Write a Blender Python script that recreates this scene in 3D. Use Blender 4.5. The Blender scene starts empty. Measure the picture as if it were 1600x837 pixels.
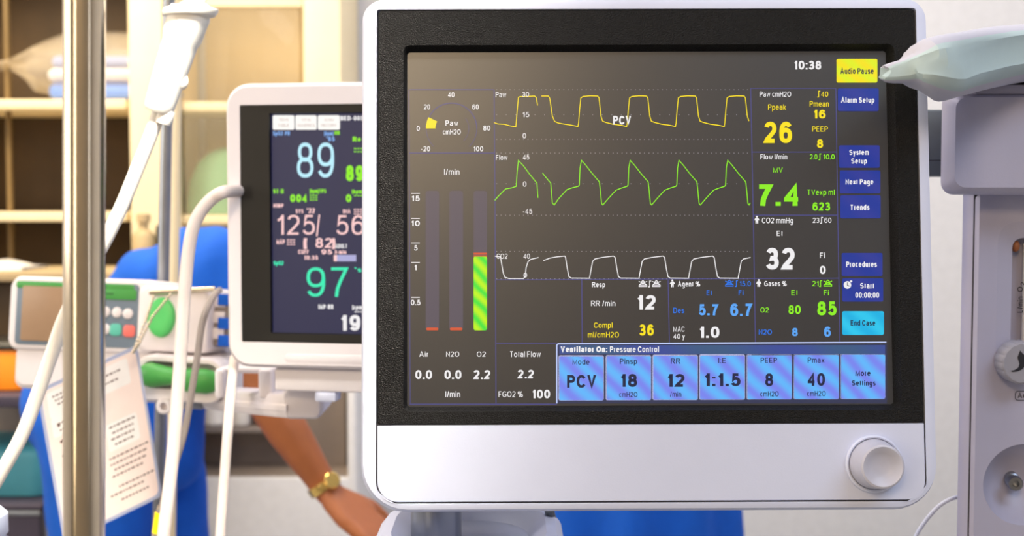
import bpy, math, random
import numpy as np
from mathutils import Vector, Matrix

random.seed(7)
SC = bpy.context.scene
COL = SC.collection
F = 2000.0; PIT = math.radians(3.0); CAMH = 1.2
cp, sp = math.cos(PIT), math.sin(PIT)
CAM = Vector((0, 0, CAMH))

# ------------------------------------------------------------------ camera, world, lights, exposure
cd = bpy.data.cameras.new('camera'); cam = bpy.data.objects.new('camera', cd); COL.objects.link(cam)
cam.location = CAM; cam.rotation_euler = (math.pi / 2 - PIT, 0, 0)
cd.sensor_width = 36; cd.lens = 36 * F / 1600; cd.clip_start = 0.02; cd.clip_end = 60
cd.dof.use_dof = True; cd.dof.focus_distance = 0.815; cd.dof.aperture_fstop = 9.0
SC.camera = cam
SC.view_settings.view_transform = 'Standard'; SC.view_settings.look = 'None'
SC.view_settings.exposure = 0.0; SC.view_settings.gamma = 1; SC.view_settings.use_curve_mapping = False

W = bpy.data.worlds.new('world'); SC.world = W; W.use_nodes = True
W.node_tree.nodes['Background'].inputs['Color'].default_value = (0.80, 0.84, 1.0, 1)
W.node_tree.nodes['Background'].inputs['Strength'].default_value = 0.30

def area(name, loc, target, size, sizey, power, color, spread=180):
    l = bpy.data.lights.new(name, 'AREA'); l.shape = 'RECTANGLE'; l.size = size; l.size_y = sizey
    l.energy = power; l.color = color; l.spread = math.radians(spread)
    o = bpy.data.objects.new(name, l); COL.objects.link(o); o.location = loc
    o.rotation_euler = (Vector(target) - Vector(loc)).to_track_quat('-Z', 'Y').to_euler()
    return o
area('ceiling_lamp_front', (1.0, -0.15, 2.65), (0.7, 0.75, 1.1), 1.4, 1.0, 31, (0.66, 0.80, 1.0))
area('wall_lamp_warm', (-0.46, -1.55, 2.26), (-0.45, 1.0, 1.25), 0.60, 0.40, 20, (1.0, 0.72, 0.42))
area('added_light_left', (-2.4, 0.5, 1.75), (-0.4, 0.9, 1.3), 1.6, 1.3, 27, (1.0, 0.91, 0.78))  # added warm light to brighten the steel pole; no window there
area('chamber_fill_light', (0.10, 0.10, 2.25), (-0.20, 0.66, 1.37), 0.2, 0.2, 2.2, (1.0, 0.93, 0.78), 24)  # added narrow light that whitens the drip chamber, not a room lamp
area('pole_stripe_light_left', (-1.75, -1.72, 1.45), (-0.9, 0.6, 1.3), 0.30, 1.9, 12, (1.0, 0.84, 0.60))  # added tall light for a bright stripe in the pole; no window there
area('pole_stripe_light_right', (2.05, -1.72, 1.45), (0.5, 0.6, 1.3), 0.22, 1.9, 3, (0.90, 0.92, 1.0))  # second added stripe light for the pole, no window here either
area('ceiling_lamp_cabinet', (-1.25, 2.3, 2.66), (-1.0, 3.2, 1.4), 1.2, 0.8, 95, (1.0, 0.83, 0.58))
area('ceiling_lamp_back', (0.9, 2.3, 2.66), (0.9, 2.9, 0.8), 1.6, 1.2, 40, (1.0, 0.99, 0.99))
area('ceiling_lamp_pumps', (-0.7, 0.9, 2.66), (-0.6, 1.3, 0.9), 0.6, 0.6, 17, (1.0, 0.92, 0.90))

# ------------------------------------------------------------------ helpers
def ray(px, py):
    a = (px - 800) / F; b = -(py - 418.5) / F
    return Vector((a, cp + b * sp, -sp + b * cp))
def P(px, py, Y):
    d = ray(px, py); return CAM + d * (Y / d.y)
def rot(p=0, y=0, r=0):
    p, y, r = (math.radians(a) for a in (p, y, r))
    Rr = Matrix(((math.cos(r), -math.sin(r), 0), (math.sin(r), math.cos(r), 0), (0, 0, 1)))
    Rp = Matrix(((1, 0, 0), (0, math.cos(p), math.sin(p)), (0, -math.sin(p), math.cos(p))))
    Ry = Matrix(((math.cos(y), 0, -math.sin(y)), (0, 1, 0), (math.sin(y), 0, math.cos(y))))
    B = Matrix(((1, 0, 0), (0, 0, -1), (0, 1, 0)))
    return B @ Ry @ Rp @ Rr
def frame(O, R=None):
    return Matrix.Translation(O) @ (R if R else rot()).to_4x4()

def tag(o, label=None, cat=None, group=None, kind=None):
    if label: o['label'] = label
    if cat: o['category'] = cat
    if group: o['group'] = group
    if kind: o['kind'] = kind
    return o
def thing(name, label, cat, M, group=None):
    o = bpy.data.objects.new(name, None); COL.objects.link(o); o.empty_display_size = 0.05
    o.matrix_world = M
    return tag(o, label, cat, group)

def rr(u0, u1, v0, v1, r, n=5):
    if not isinstance(r, (tuple, list)): r = (r,) * 4
    m = min(u1 - u0, v1 - v0) / 2 - 1e-6
    out = []
    for (cx, cy, sx, sy, a0, q) in ((u1, v0, -1, 1, -90, r[1]), (u1, v1, -1, -1, 0, r[2]), (u0, v1, 1, -1, 90, r[3]), (u0, v0, 1, 1, 180, r[0])):
        q = max(1e-5, min(q, m))
        for i in range(n + 1):
            a = math.radians(a0 + 90 * i / n)
            out.append((cx + sx * q + q * math.cos(a), cy + sy * q + q * math.sin(a)))
    return out

class MB:
    def __init__(s): s.v = []; s.f = []; s.m = []; s.mi = 0
    def use(s, i): s.mi = i; return s
    def add(s, vs, fs):
        b = len(s.v); s.v += [tuple(x) for x in vs]
        for f in fs: s.f.append([b + i for i in f]); s.m.append(s.mi)
    def loft(s, loops, cap0=True, cap1=True, closed=True):
        n = len(loops[0]); vs = [p for l in loops for p in l]; fs = []
        for k in range(len(loops) - 1):
            for i in range(n if closed else n - 1):
                j = (i + 1) % n
                fs.append([k * n + i, k * n + j, (k + 1) * n + j, (k + 1) * n + i])
        if cap0: fs.append(list(range(n))[::-1])
        if cap1: fs.append([(len(loops) - 1) * n + i for i in range(n)])
        s.add(vs, fs); return s
    def lrr(s, secs, cap0=True, cap1=True, n=5):
        return s.loft([[(u, v, q[5]) for (u, v) in rr(*q[:5], n=n)] for q in secs], cap0, cap1)
    def box(s, u0, u1, v0, v1, w0, w1, b=0.002, r=None):
        if u1 < u0: u0, u1 = u1, u0
        if v1 < v0: v0, v1 = v1, v0
        if w1 < w0: w0, w1 = w1, w0
        r = b if r is None else r
        k = 0.3 * b
        sec = lambda d, w: (u0 + d, u1 - d, v0 + d, v1 - d, max(r - d, 1e-5) if not isinstance(r, (tuple, list)) else r, w)
        return s.lrr([sec(b, w0), sec(k, w0 + k), sec(0, w0 + b), sec(0, w1 - b), sec(k, w1 - k), sec(b, w1)])
    def tube(s, pts, rad, n=12, flat=(1, 1), cap=True):
        pts = [Vector(p) for p in pts]
        if not isinstance(rad, (list, tuple)): rad = [rad] * len(pts)
        t = (pts[1] - pts[0]).normalized()
        a = t.orthogonal().normalized(); loops = []
        for i, p in enumerate(pts):
            t2 = (pts[min(i + 1, len(pts) - 1)] - pts[max(i - 1, 0)]).normalized()
            a = (a - t2 * a.dot(t2)).normalized(); b = t2.cross(a)
            loops.append([p + (a * math.cos(2 * math.pi * k / n) * flat[0] + b * math.sin(2 * math.pi * k / n) * flat[1]) * rad[i] for k in range(n)])
        return s.loft(loops, cap, cap)
    def lathe(s, prof, c, ax, n=32, ref=None):
        c = Vector(c); ax = Vector(ax).normalized(); a = (Vector(ref) if ref else ax.orthogonal()).normalized(); b = ax.cross(a)
        loops = [[c + ax * h + (a * math.cos(2 * math.pi * k / n) + b * math.sin(2 * math.pi * k / n)) * max(r, 1e-5) for k in range(n)] for (r, h) in prof]
        return s.loft(loops, True, True)
    def ball(s, c, r, n=16, m=10):
        c = Vector(c); r = Vector(r) if isinstance(r, (tuple, list, Vector)) else Vector((r, r, r))
        loops = []
        for i in range(m + 1):
            th = math.pi * i / m; q = max(math.sin(th), 1e-3)
            loops.append([c + Vector((r.x * q * math.cos(2 * math.pi * k / n), r.y * q * math.sin(2 * math.pi * k / n), -r.z * math.cos(th))) for k in range(n)])
        return s.loft(loops, True, True)
    def poly(s, pts): s.add(pts, [list(range(len(pts)))]); return s
    def xf(s, M): s.v = [tuple(M @ Vector(v)) for v in s.v]; return s
    def build(s, name, mats, parent=None, smooth=35, world=False):
        if not isinstance(mats, (list, tuple)): mats = [mats]
        v = s.v
        if world and parent:
            r = parent
            while r.parent: r = r.parent
            Mi = r.matrix_world.inverted() if False else r.matrix_basis.inverted()
            v = [tuple(Mi @ Vector(p)) for p in v]
        me = bpy.data.meshes.new(name); me.from_pydata(v, [], s.f)
        for m in mats: me.materials.append(m)
        me.polygons.foreach_set('material_index', [min(i, len(mats) - 1) for i in s.m])
        me.update()
        import bmesh
        bm = bmesh.new(); bm.from_mesh(me); bmesh.ops.recalc_face_normals(bm, faces=bm.faces[:]); bm.to_mesh(me); bm.free()
        if smooth:
            me.polygons.foreach_set('use_smooth', [True] * len(me.polygons))
            me.set_sharp_from_angle(angle=math.radians(smooth))
        o = bpy.data.objects.new(name, me); COL.objects.link(o)
        if parent: o.parent = parent
        return o

def spline(pts, k=8):
    pts = [Vector(p) for p in pts]; q = [2 * pts[0] - pts[1]] + pts + [2 * pts[-1] - pts[-2]]; out = []
    for i in range(1, len(q) - 2):
        a, b, c, d = q[i - 1:i + 3]
        for j in range(k):
            t = j / k
            out.append(0.5 * ((2 * b) + (c - a) * t + (2 * a - 5 * b + 4 * c - d) * t * t + (3 * b - a - 3 * c + d) * t ** 3))
    return out + [pts[-1]]
def lerp(xs, ys, x): return float(np.interp(x, xs, ys))

# ------------------------------------------------------------------ materials
def lin(c):
    return tuple(((x / 255) / 12.92 if x / 255 <= 0.04045 else ((x / 255 + 0.055) / 1.055) ** 2.4) for x in c) + (1,)
def mat(name, col, rough=0.45, metal=0, var=0.03, scale=40, bump=0, bscale=400, spec=0.5, trans=0, ior=1.45, alpha=1, coat=0, sss=0):
    m = bpy.data.materials.new(name); m.use_nodes = True; nt = m.node_tree; b = nt.nodes['Principled BSDF']
    c = lin(col)
    tc = nt.nodes.new('ShaderNodeTexCoord')
    nz = nt.nodes.new('ShaderNodeTexNoise'); nz.inputs['Scale'].default_value = scale; nz.inputs['Detail'].default_value = 3
    nt.links.new(tc.outputs['Object'], nz.inputs['Vector'])
    rp = nt.nodes.new('ShaderNodeValToRGB'); nt.links.new(nz.outputs['Fac'], rp.inputs['Fac'])
    rp.color_ramp.elements[0].position = 0.3; rp.color_ramp.elements[1].position = 0.7
    rp.color_ramp.elements[0].color = tuple(x * (1 - var) for x in c[:3]) + (1,)
    rp.color_ramp.elements[1].color = tuple(min(1, x * (1 + var)) for x in c[:3]) + (1,)
    nt.links.new(rp.outputs['Color'], b.inputs['Base Color'])
    b.inputs['Roughness'].default_value = rough; b.inputs['Metallic'].default_value = metal
    b.inputs['Specular IOR Level'].default_value = spec; b.inputs['IOR'].default_value = ior
    b.inputs['Transmission Weight'].default_value = trans; b.inputs['Alpha'].default_value = alpha
    b.inputs['Coat Weight'].default_value = coat
    if sss: b.inputs['Subsurface Weight'].default_value = sss; b.inputs['Subsurface Radius'].default_value = (0.01, 0.004, 0.002)
    if bump:
        n2 = nt.nodes.new('ShaderNodeTexNoise'); n2.inputs['Scale'].default_value = bscale; n2.inputs['Detail'].default_value = 2
        nt.links.new(tc.outputs['Object'], n2.inputs['Vector'])
        bp = nt.nodes.new('ShaderNodeBump'); bp.inputs['Strength'].default_value = bump; bp.inputs['Distance'].default_value = 0.002
        nt.links.new(n2.outputs['Fac'], bp.inputs['Height']); nt.links.new(bp.outputs['Normal'], b.inputs['Normal'])
    return m
def emit(name, col, strength=1.0, col2=None, scale=60, rough=0.35, base=(8, 8, 9), spec=0.5):
    m = bpy.data.materials.new(name); m.use_nodes = True; nt = m.node_tree; b = nt.nodes['Principled BSDF']
    b.inputs['Base Color'].default_value = lin(base); b.inputs['Roughness'].default_value = rough
    b.inputs['Specular IOR Level'].default_value = spec
    b.inputs['Emission Color'].default_value = lin(col); b.inputs['Emission Strength'].default_value = strength
    if col2:
        tc = nt.nodes.new('ShaderNodeTexCoord'); wv = nt.nodes.new('ShaderNodeTexWave'); wv.inputs['Scale'].default_value = scale
        wv.inputs['Distortion'].default_value = 1.5; wv.inputs['Detail'].default_value = 0; wv.bands_direction = 'DIAGONAL'
        wv.wave_profile = 'SIN'
        nt.links.new(tc.outputs['Object'], wv.inputs['Vector'])
        rp = nt.nodes.new('ShaderNodeValToRGB'); rp.color_ramp.elements[0].color = lin(col); rp.color_ramp.elements[1].color = lin(col2)
        nt.links.new(wv.outputs['Fac'], rp.inputs['Fac']); nt.links.new(rp.outputs['Color'], b.inputs['Emission Color'])
    return m

M = {}
M['wall'] = mat('wall_paint', (226, 226, 230), 0.7, bump=0.05, bscale=120)
M['wallw'] = mat('cream_wall_paint', (172, 160, 144), 0.8)
M['ceil'] = mat('ceiling_paint', (235, 235, 235), 0.8)
M['floor'] = mat('floor_vinyl', (150, 152, 156), 0.35, var=0.08, scale=15)
M['white'] = mat('white_plastic', (208, 215, 240), 0.38, var=0.01, bump=0.03, bscale=900)
M['whitep'] = mat('white_housing_plastic', (230, 225, 230), 0.38, var=0.01, bump=0.03, bscale=900)
M['white2'] = mat('pale_pump_plastic', (236, 230, 232), 0.4, var=0.02)
M['greyblue'] = mat('grey_lilac_plastic', (172, 171, 193), 0.42, var=0.015, bump=0.04, bscale=900)
M['black'] = mat('black_textured_bezel', (13, 12, 12), 0.46, var=0.3, scale=900, bump=0.6, bscale=1300, spec=0.27)
M['blackp'] = mat('black_smooth_plastic', (14, 13, 13), 0.45, var=0.1)
M['groove'] = mat('dark_seam', (48, 46, 52), 0.8)
M['chrome'] = mat('brushed_steel', (226, 212, 188), 0.16, metal=1, var=0.04, scale=60)
M['steel'] = mat('grey_steel', (150, 155, 165), 0.32, metal=1, var=0.05)
M['knob'] = mat('knob_plastic', (186, 187, 203), 0.35)
M['knobg'] = mat('mid_grey_knob_plastic', (150, 150, 162), 0.4)
M['cream'] = mat('cream_laminate', (236, 220, 184), 0.5, var=0.03, scale=8)
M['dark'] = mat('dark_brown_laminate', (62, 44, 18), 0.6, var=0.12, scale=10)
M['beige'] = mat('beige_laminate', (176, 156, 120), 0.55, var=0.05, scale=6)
M['scrub'] = mat('blue_scrub_cotton', (8, 92, 205), 0.85, var=0.06, scale=25, bump=0.25, bscale=300)
M['skin'] = mat('brown_skin', (168, 98, 54), 0.5, var=0.06, scale=30, sss=0.1)
M['hair'] = mat('black_hair', (24, 18, 15), 0.5, var=0.2)
M['gold'] = mat('gold_metal', (250, 214, 128), 0.22, metal=1)
M['green'] = mat('green_plastic', (72, 160, 76), 0.4, var=0.04)
M['greenb'] = mat('bright_green_plastic', (90, 205, 112), 0.35, var=0.04)
M['slate'] = mat('slate_panel_film', (118, 134, 150), 0.45)
M['lcd'] = mat('unlit_display', (168, 138, 110), 0.3, var=0.03)
M['grey'] = mat('grey_rubber', (140, 130, 126), 0.5)
M['cable'] = mat('white_cable_rubber', (224, 212, 208), 0.45)
M['teal'] = mat('teal_plastic', (72, 150, 168), 0.45)
M['orange'] = mat('orange_plastic', (250, 140, 12), 0.4)
M['red'] = mat('coral_button', (238, 120, 112), 0.4)
M['tealb'] = mat('teal_button', (96, 196, 176), 0.4)
M['card'] = mat('pale_card_paper', (242, 224, 216), 0.4, var=0.02)
M['cardw'] = mat('white_paper', (240, 236, 232), 0.5)
M['ink'] = mat('dark_ink', (105, 78, 70), 0.6)
M['lam'] = mat('laminate_film_edge', (170, 178, 205), 0.2, spec=0.6)
M['yellow'] = mat('yellow_tape', (246, 214, 10), 0.5)
M['plastic_clear'] = mat('clear_plastic', (255, 252, 246), 0.25, trans=0.12, ior=1.3, var=0)
M['milky'] = mat('milky_tubing', (252, 248, 242), 0.25, trans=0.15, ior=1.3, var=0)
M['film'] = mat('clear_film', (240, 225, 200), 0.25, var=0.05, alpha=0.28)
M['glass'] = mat('cabinet_glass', (240, 225, 190), 0.05, var=0, alpha=0.10)
M['cloth'] = mat('pale_green_wrap', (180, 200, 203), 0.7, var=0.03, scale=20, bump=0.12, bscale=60)
M['wrapw'] = mat('white_wrap', (190, 190, 205), 0.7, var=0.02, bump=0.12, bscale=60)
M['slab'] = mat('slate_grey_plastic', (98, 106, 116), 0.5)
M['board'] = mat('dark_grey_board', (132, 120, 112), 0.5, var=0.12, scale=6)
M['wood'] = mat('brown_wood', (150, 92, 56), 0.5, var=0.1, scale=20)
M['cart'] = mat('dark_violet_grey_steel', (72, 66, 82), 0.45)
M['bluebox'] = mat('blue_paper', (120, 150, 215), 0.6)
M['bluewhite'] = mat('white_pack_paper', (235, 235, 245), 0.6)
M['darkink'] = mat('black_print', (30, 30, 40), 0.6)
M['shoe'] = mat('white_shoe', (215, 215, 215), 0.5)

E_ = {}
def em(c, s=1.0):
    k = (c, s)
    if k not in E_: E_[k] = emit('screen_ink_%d' % len(E_), c, s)
    return E_[k]
WHT = (240, 238, 240); YEL = (250, 226, 20); GRN = (140, 236, 30); BLU = (40, 120, 235); LBL = (90, 165, 245)
CYA = (20, 190, 235); INK = (28, 34, 66); PINK = (252, 205, 205); TEA = (40, 235, 180); SKY = (185, 238, 255); LINE = (76, 76, 136)
M['screen'] = emit('lit_screen_ground', (37, 37, 40), 1.0, rough=0.36, base=(14, 13, 13), spec=0.95)
M['screen2'] = emit('lit_navy_screen_ground', (20, 27, 70), 1.0, rough=0.36, base=(10, 10, 14), spec=0.5)
M['btn'] = emit('screen_button_blue', (26, 52, 150), 1.0, (44, 56, 150), 25)
M['btn2'] = emit('screen_button_light', (120, 132, 238), 1.0, (96, 182, 250), 38)
M['btny'] = emit('screen_button_yellow', (244, 226, 4), 1.0, (226, 238, 24), 45)
M['btnc'] = emit('screen_button_cyan', (14, 176, 226), 1.0, (40, 198, 236), 40)
M['hdr'] = emit('screen_header_blue', (58, 74, 150), 1.0, (58, 88, 128), 8)
M['barbg'] = emit('screen_bar_ground', (88, 80, 92), 1.0)
M['barg'] = emit('screen_bar_green', (60, 226, 60), 1.0, (190, 240, 10), 60)
M['barr'] = emit('screen_bar_red', (210, 84, 50), 1.0)

# ------------------------------------------------------------------ plain sans lettering, drawn as strokes
def EL(cx, cy, rx, ry, a0, a1, n=14, e=0.86):
    o = []
    for i in range(n + 1):
        a = math.radians(a0 + (a1 - a0) * i / n); c, s = math.cos(a), math.sin(a)
        o.append((cx + rx * abs(c) ** e * (1 if c > 0 else -1), cy + ry * abs(s) ** e * (1 if s > 0 else -1)))
    return o
XH = .73
_bowl = lambda: EL(.5, XH / 2, .5, XH / 2, 0, 360, 24)
GL = {
 '0': (.60, [EL(.5, .5, .5, .5, 0, 360, 28)]), '1': (.36, [[(0, .74), (.45, .82), (.92, 1.0)], [(.92, 1.06), (.92, -.06)]]),
 '2': (.58, [EL(.5, .72, .48, .28, 165, -25, 14) + [(.6, .36), (.12, .10), (.02, 0), (1, 0)]]),
 '3': (.58, [EL(.47, .755, .43, .245, 160, -90) + EL(.48, .265, .5, .265, 90, -160)]),
 '4': (.60, [[(.76, -.06), (.76, .98), (.0, .30), (0, .25), (1.04, .25)]]), '5': (.58, [[(.9, 1), (.22, 1), (.08, .50)] + EL(.48, .32, .5, .32, 125, -160)]),
 '6': (.60, [EL(.5, .32, .48, .32, 0, 360, 22), EL(.53, .5, .52, .5, 40, 180) + [(.02, .32)]]), '7': (.58, [[(0, 1), (1, 1), (.62, .55), (.42, .25), (.34, -.06)]]),
 '8': (.58, [EL(.5, .755, .42, .245, 0, 360, 20), EL(.5, .265, .5, .265, 0, 360, 22)]), '9': (.60, [EL(.5, .68, .48, .32, 0, 360, 22), EL(.47, .5, .52, .5, 220, 360) + [(.98, .68)]]),
 'A': (.72, [[(0, -.06), (.5, 1.02), (1, -.06)], [(.2, .33), (.8, .33)]]), 'B': (.62, [[(0, .5), (.6, .5)] + EL(.6, .25, .4, .25, 90, -90)[1:] + [(0, 0), (0, 1), (.55, 1)] + EL(.55, .75, .38, .25, 90, -90)]),
 'C': (.66, [EL(.54, .5, .54, .5, 33, 327, 22)]), 'D': (.66, [[(0, 0), (0, 1), (.45, 1)] + EL(.45, .5, .55, .5, 90, -90) + [(0, 0)]]), 'E': (.60, [[(1, 0), (0, 0), (0, 1), (.97, 1)], [(0, .52), (.9, .52)]]),
 'F': (.55, [[(0, -.06), (0, 1), (1, 1)], [(0, .5), (.85, .5)]]), 'G': (.74, [EL(.5, .5, .5, .5, 42, 300, 20) + [(1, .15), (1, .46), (.55, .46)]]), 'H': (.64, [[(0, -.06), (0, 1.06)], [(1, -.06), (1, 1.06)], [(0, .52), (1, .52)]]),
 'I': (.14, [[(.5, -.06), (.5, 1.06)]]), 'K': (.64, [[(0, -.06), (0, 1.06)], [(1, 1.04), (0, .35)], [(.35, .62), (1.02, -.04)]]), 'L': (.52, [[(0, 1.06), (0, 0), (1, 0)]]), 'M': (.78, [[(0, -.06), (0, 1), (.5, 0), (1, 1), (1, -.06)]]),
 'N': (.64, [[(0, -.06), (0, 1), (1, 0), (1, 1.06)]]), 'O': (.76, [EL(.5, .5, .5, .5, 0, 360, 28)]), 'P': (.60, [[(0, -.06), (0, 1), (.55, 1)] + EL(.55, .74, .45, .26, 90, -90) + [(0, .48)]]),
 'R': (.66, [[(0, -.06), (0, 1), (.55, 1)] + EL(.55, .75, .42, .25, 90, -90) + [(0, .5)], [(.55, .5), (1.02, -.05)]]), 'S': (.62, [EL(.5, .755, .46, .245, 25, 270) + EL(.5, .255, .5, .255, 90, -155)]),
 'T': (.62, [[(0, 1), (1, 1)], [(.5, 1), (.5, -.06)]]), 'U': (.64, [[(0, 1.06), (0, .35)] + EL(.5, .35, .5, .35, 180, 360) + [(1, 1.06)]]), 'V': (.68, [[(0, 1.05), (.5, 0), (1, 1.05)]]), 'X': (.66, [[(0, 0), (1, 1)], [(0, 1), (1, 0)]]), 'Y': (.66, [[(0, 1.04), (.5, .45), (1, 1.04)], [(.5, .45), (.5, -.06)]]),
 'a': (.52, [EL(.48, .50, .46, .23, 160, 0, 10) + [(.95, -.06)], [(.95, .42), (.5, .40)] + EL(.45, .2, .45, .2, 90, 300, 12) + [(.95, .14)]]), 'b': (.52, [[(0, -.06), (0, 1.06)], _bowl()]), 'c': (.48, [EL(.5, XH / 2, .5, XH / 2, 45, 315, 18)]), 'd': (.52, [[(1, -.06), (1, 1.06)], _bowl()]),
 'e': (.54, [[(.02, .40), (1, .40)] + EL(.5, XH / 2, .5, XH / 2, 6, 318, 22)]), 'f': (.30, [EL(.95, .8, .5, .22, 100, 180, 6) + [(.45, -.06)], [(0, .70), (1, .70)]]), 'g': (.52, [_bowl(), [(1, .76), (1, -.05)] + EL(.5, -.05, .5, .24, 0, -150, 10)]),
 'h': (.50, [[(0, -.06), (0, 1.06)], [(0, .45)] + EL(.5, .45, .5, .28, 180, 0) + [(1, -.06)]]), 'i': (.14, [[(.5, -.06), (.5, .78)], [(.5, .90), (.5, 1.06)]]), 'j': (.2, [[(.8, .78), (.8, -.1), (.2, -.28)], [(.8, .9), (.8, 1.06)]]), 'k': (.50, [[(0, -.06), (0, 1.06)], [(1, .75), (0, .28)], [(.35, .45), (1, -.04)]]),
 'l': (.14, [[(.5, -.06), (.5, 1.06)]]), 'm': (.80, [[(0, -.06), (0, .78)], [(0, .45)] + EL(.25, .45, .25, .28, 180, 0) + [(.5, -.06)], [(.5, .45)] + EL(.75, .45, .25, .28, 180, 0) + [(1, -.06)]]), 'n': (.50, [[(0, -.06), (0, .78)], [(0, .45)] + EL(.5, .45, .5, .28, 180, 0) + [(1, -.06)]]),
 'o': (.55, [_bowl()]), 'p': (.52, [[(0, .78), (0, -.30)], _bowl()]), 'r': (.30, [[(0, -.06), (0, .78)], [(0, .45)] + EL(.8, .42, .8, .31, 180, 80, 8)]), 's': (.48, [EL(.5, .545, .46, .185, 25, 270, 10) + EL(.5, .18, .5, .18, 90, -155, 10)]), 't': (.28, [[(.42, .98), (.42, .18)] + EL(.85, .18, .43, .18, 180, 270, 5), [(0, .71), (1, .71)]]),
 'u': (.50, [[(0, .78), (0, .3)] + EL(.5, .3, .5, .3, 180, 360) + [(1, .3)], [(1, .78), (1, -.06)]]), 'v': (.50, [[(0, .78), (.5, .0), (1, .78)]]), 'w': (.74, [[(0, .78), (.25, 0), (.5, .72), (.75, 0), (1, .78)]]), 'x': (.50, [[(0, 0), (1, XH)], [(0, XH), (1, 0)]]), 'y': (.50, [[(0, .78), (.5, .02)], [(1, .78), (.5, .02), (.3, -.26), (.05, -.26)]]),
 ':': (.14, [[(.5, -.06), (.5, .1)], [(.5, .62), (.5, .78)]]), '.': (.14, [[(.5, -.06), (.5, .1)]]), '/': (.32, [[(0, -.06), (1, 1.06)]]), '-': (.38, [[(0, .36), (1, .36)]]), "'": (.12, [[(.5, .75), (.5, 1.06)]]), ' ': (.24, []),
 '(': (.24, [EL(1.0, .4, 1.0, .72, 125, 235, 10)]), ')': (.24, [EL(0, .4, 1.0, .72, 55, -55, 10)]), '%': (.92, [EL(.2, .77, .2, .23, 0, 360, 12), EL(.8, .23, .2, .23, 0, 360, 12), [(.25, -.04), (.75, 1.04)]]),
}
_tc = {}
CAP = 1.0
def thick(pts, wd):
    n = len(pts); L = []; R = []
    closed = n > 4 and abs(pts[0][0] - pts[-1][0]) + abs(pts[0][1] - pts[-1][1]) < 1e-4
    for i, (x, y) in enumerate(pts):
        a = pts[i - 1] if i > 0 else (pts[-2] if closed else None); c = pts[i + 1] if i < n - 1 else (pts[1] if closed else None)
        d1 = Vector((x - a[0], y - a[1])).normalized() if a else None; d2 = Vector((c[0] - x, c[1] - y)).normalized() if c else None
        d1 = d1 or d2; d2 = d2 or d1; t = d1 + d2; t = t.normalized() if t.length > 1e-3 else d1
        k = min(1 / max(.3, abs(t.dot(d1))), 2.0); hx, hy = -t.y * wd / 2 * k, t.x * wd / 2 * k
        L.append((x + hx, y + hy)); R.append((x - hx, y - hy))
    return L + R, [[i, i + 1, n + i + 1, n + i] for i in range(n - 1)]
def glyphs(s, bold):
    k = (s, bold)
    if k not in _tc:
        st = .125 + bold * 4.6; vs = []; fs = []; x = 0.0
        for ch in s:
            w, ss = GL[ch]; w = w * (1 + bold * 3.5) if ch not in "iIl.:'" else max(st, .14)
            for q in ss:
                pts = []
                for (a, b) in q:
                    p = (x + st / 2 + a * (w - st), st / 2 + b * (1 - st) if 0 <= b <= 1 else (b if b < -.1 else (0 if b < 0 else 1)))
                    if not pts or abs(p[0] - pts[-1][0]) + abs(p[1] - pts[-1][1]) > 1e-4: pts.append(p)
                if len(pts) < 2: continue
                v, f = thick(pts, st); o = len(vs); vs += v; fs += [[o + i for i in g] for g in f]
            x += w + (.13 if ch != ' ' else .02)
        _tc[k] = (vs, fs)
    return _tc[k]
def text(mb, s, x0, x1, y0, y1, f, w, bold=0.0, mi=0, slant=0):
    """s fills x0..x1, capitals from y0 (top) down to y1 (baseline), all on the plane w that f(px,py) maps to"""
    vs, fs = glyphs(s, bold)
    if not vs: return
    a = min(x for x, _ in vs); b = max(x for x, _ in vs)
    mb.use(mi)
    out = []
    for (x, y) in vs:
        q = f(x0 + (x - a) / max(b - a, 1e-6) * (x1 - x0), y1 - y / CAP * (y1 - y0))
        out.append((q[0], q[1], w))
    mb.add(out, fs)
def stroke(mb, pts, wd, f, w, mi=0):
    mb.use(mi); L = []; R = []
    n = len(pts)
    for i, (x, y) in enumerate(pts):
        dx, dy = pts[min(i + 1, n - 1)][0] - pts[max(i - 1, 0)][0], pts[min(i + 1, n - 1)][1] - pts[max(i - 1, 0)][1]
        if 0 < i < n - 1:
            d1 = Vector((x - pts[i - 1][0], y - pts[i - 1][1])).normalized(); d2 = Vector((pts[i + 1][0] - x, pts[i + 1][1] - y)).normalized()
            t = d1 + d2; t = t.normalized() if t.length > 1e-3 else d1; k = min(1 / max(0.35, abs(t.dot(d1))), 2.2)
            dx, dy = t.x, t.y
        else:
            l = math.hypot(dx, dy) or 1; dx /= l; dy /= l; k = 1
        hx, hy = -dy * wd / 2 * k, dx * wd / 2 * k
        a = f(x + hx, y + hy); b = f(x - hx, y - hy); L.append((a[0], a[1], w)); R.append((b[0], b[1], w))
    vs = L + R; mb.add(vs, [[i, i + 1, n + i + 1, n + i] for i in range(n - 1)])
def rect(mb, x0, x1, y0, y1, f, w, r=0, mi=0):
    mb.use(mi); q = [f(x, y) for (x, y) in (rr(x0, x1, y0, y1, r, 3) if r else [(x0, y0), (x1, y0), (x1, y1), (x0, y1)])]
    mb.poly([(a[0], a[1], w) for a in q])
def dots(mb, x0, x1, y, step, f, w, mi=0, s=0.75):
    x = x0
    while x <= x1: rect(mb, x - s, x + s, y - s, y + s, f, w, 0, mi); x += step

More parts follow.
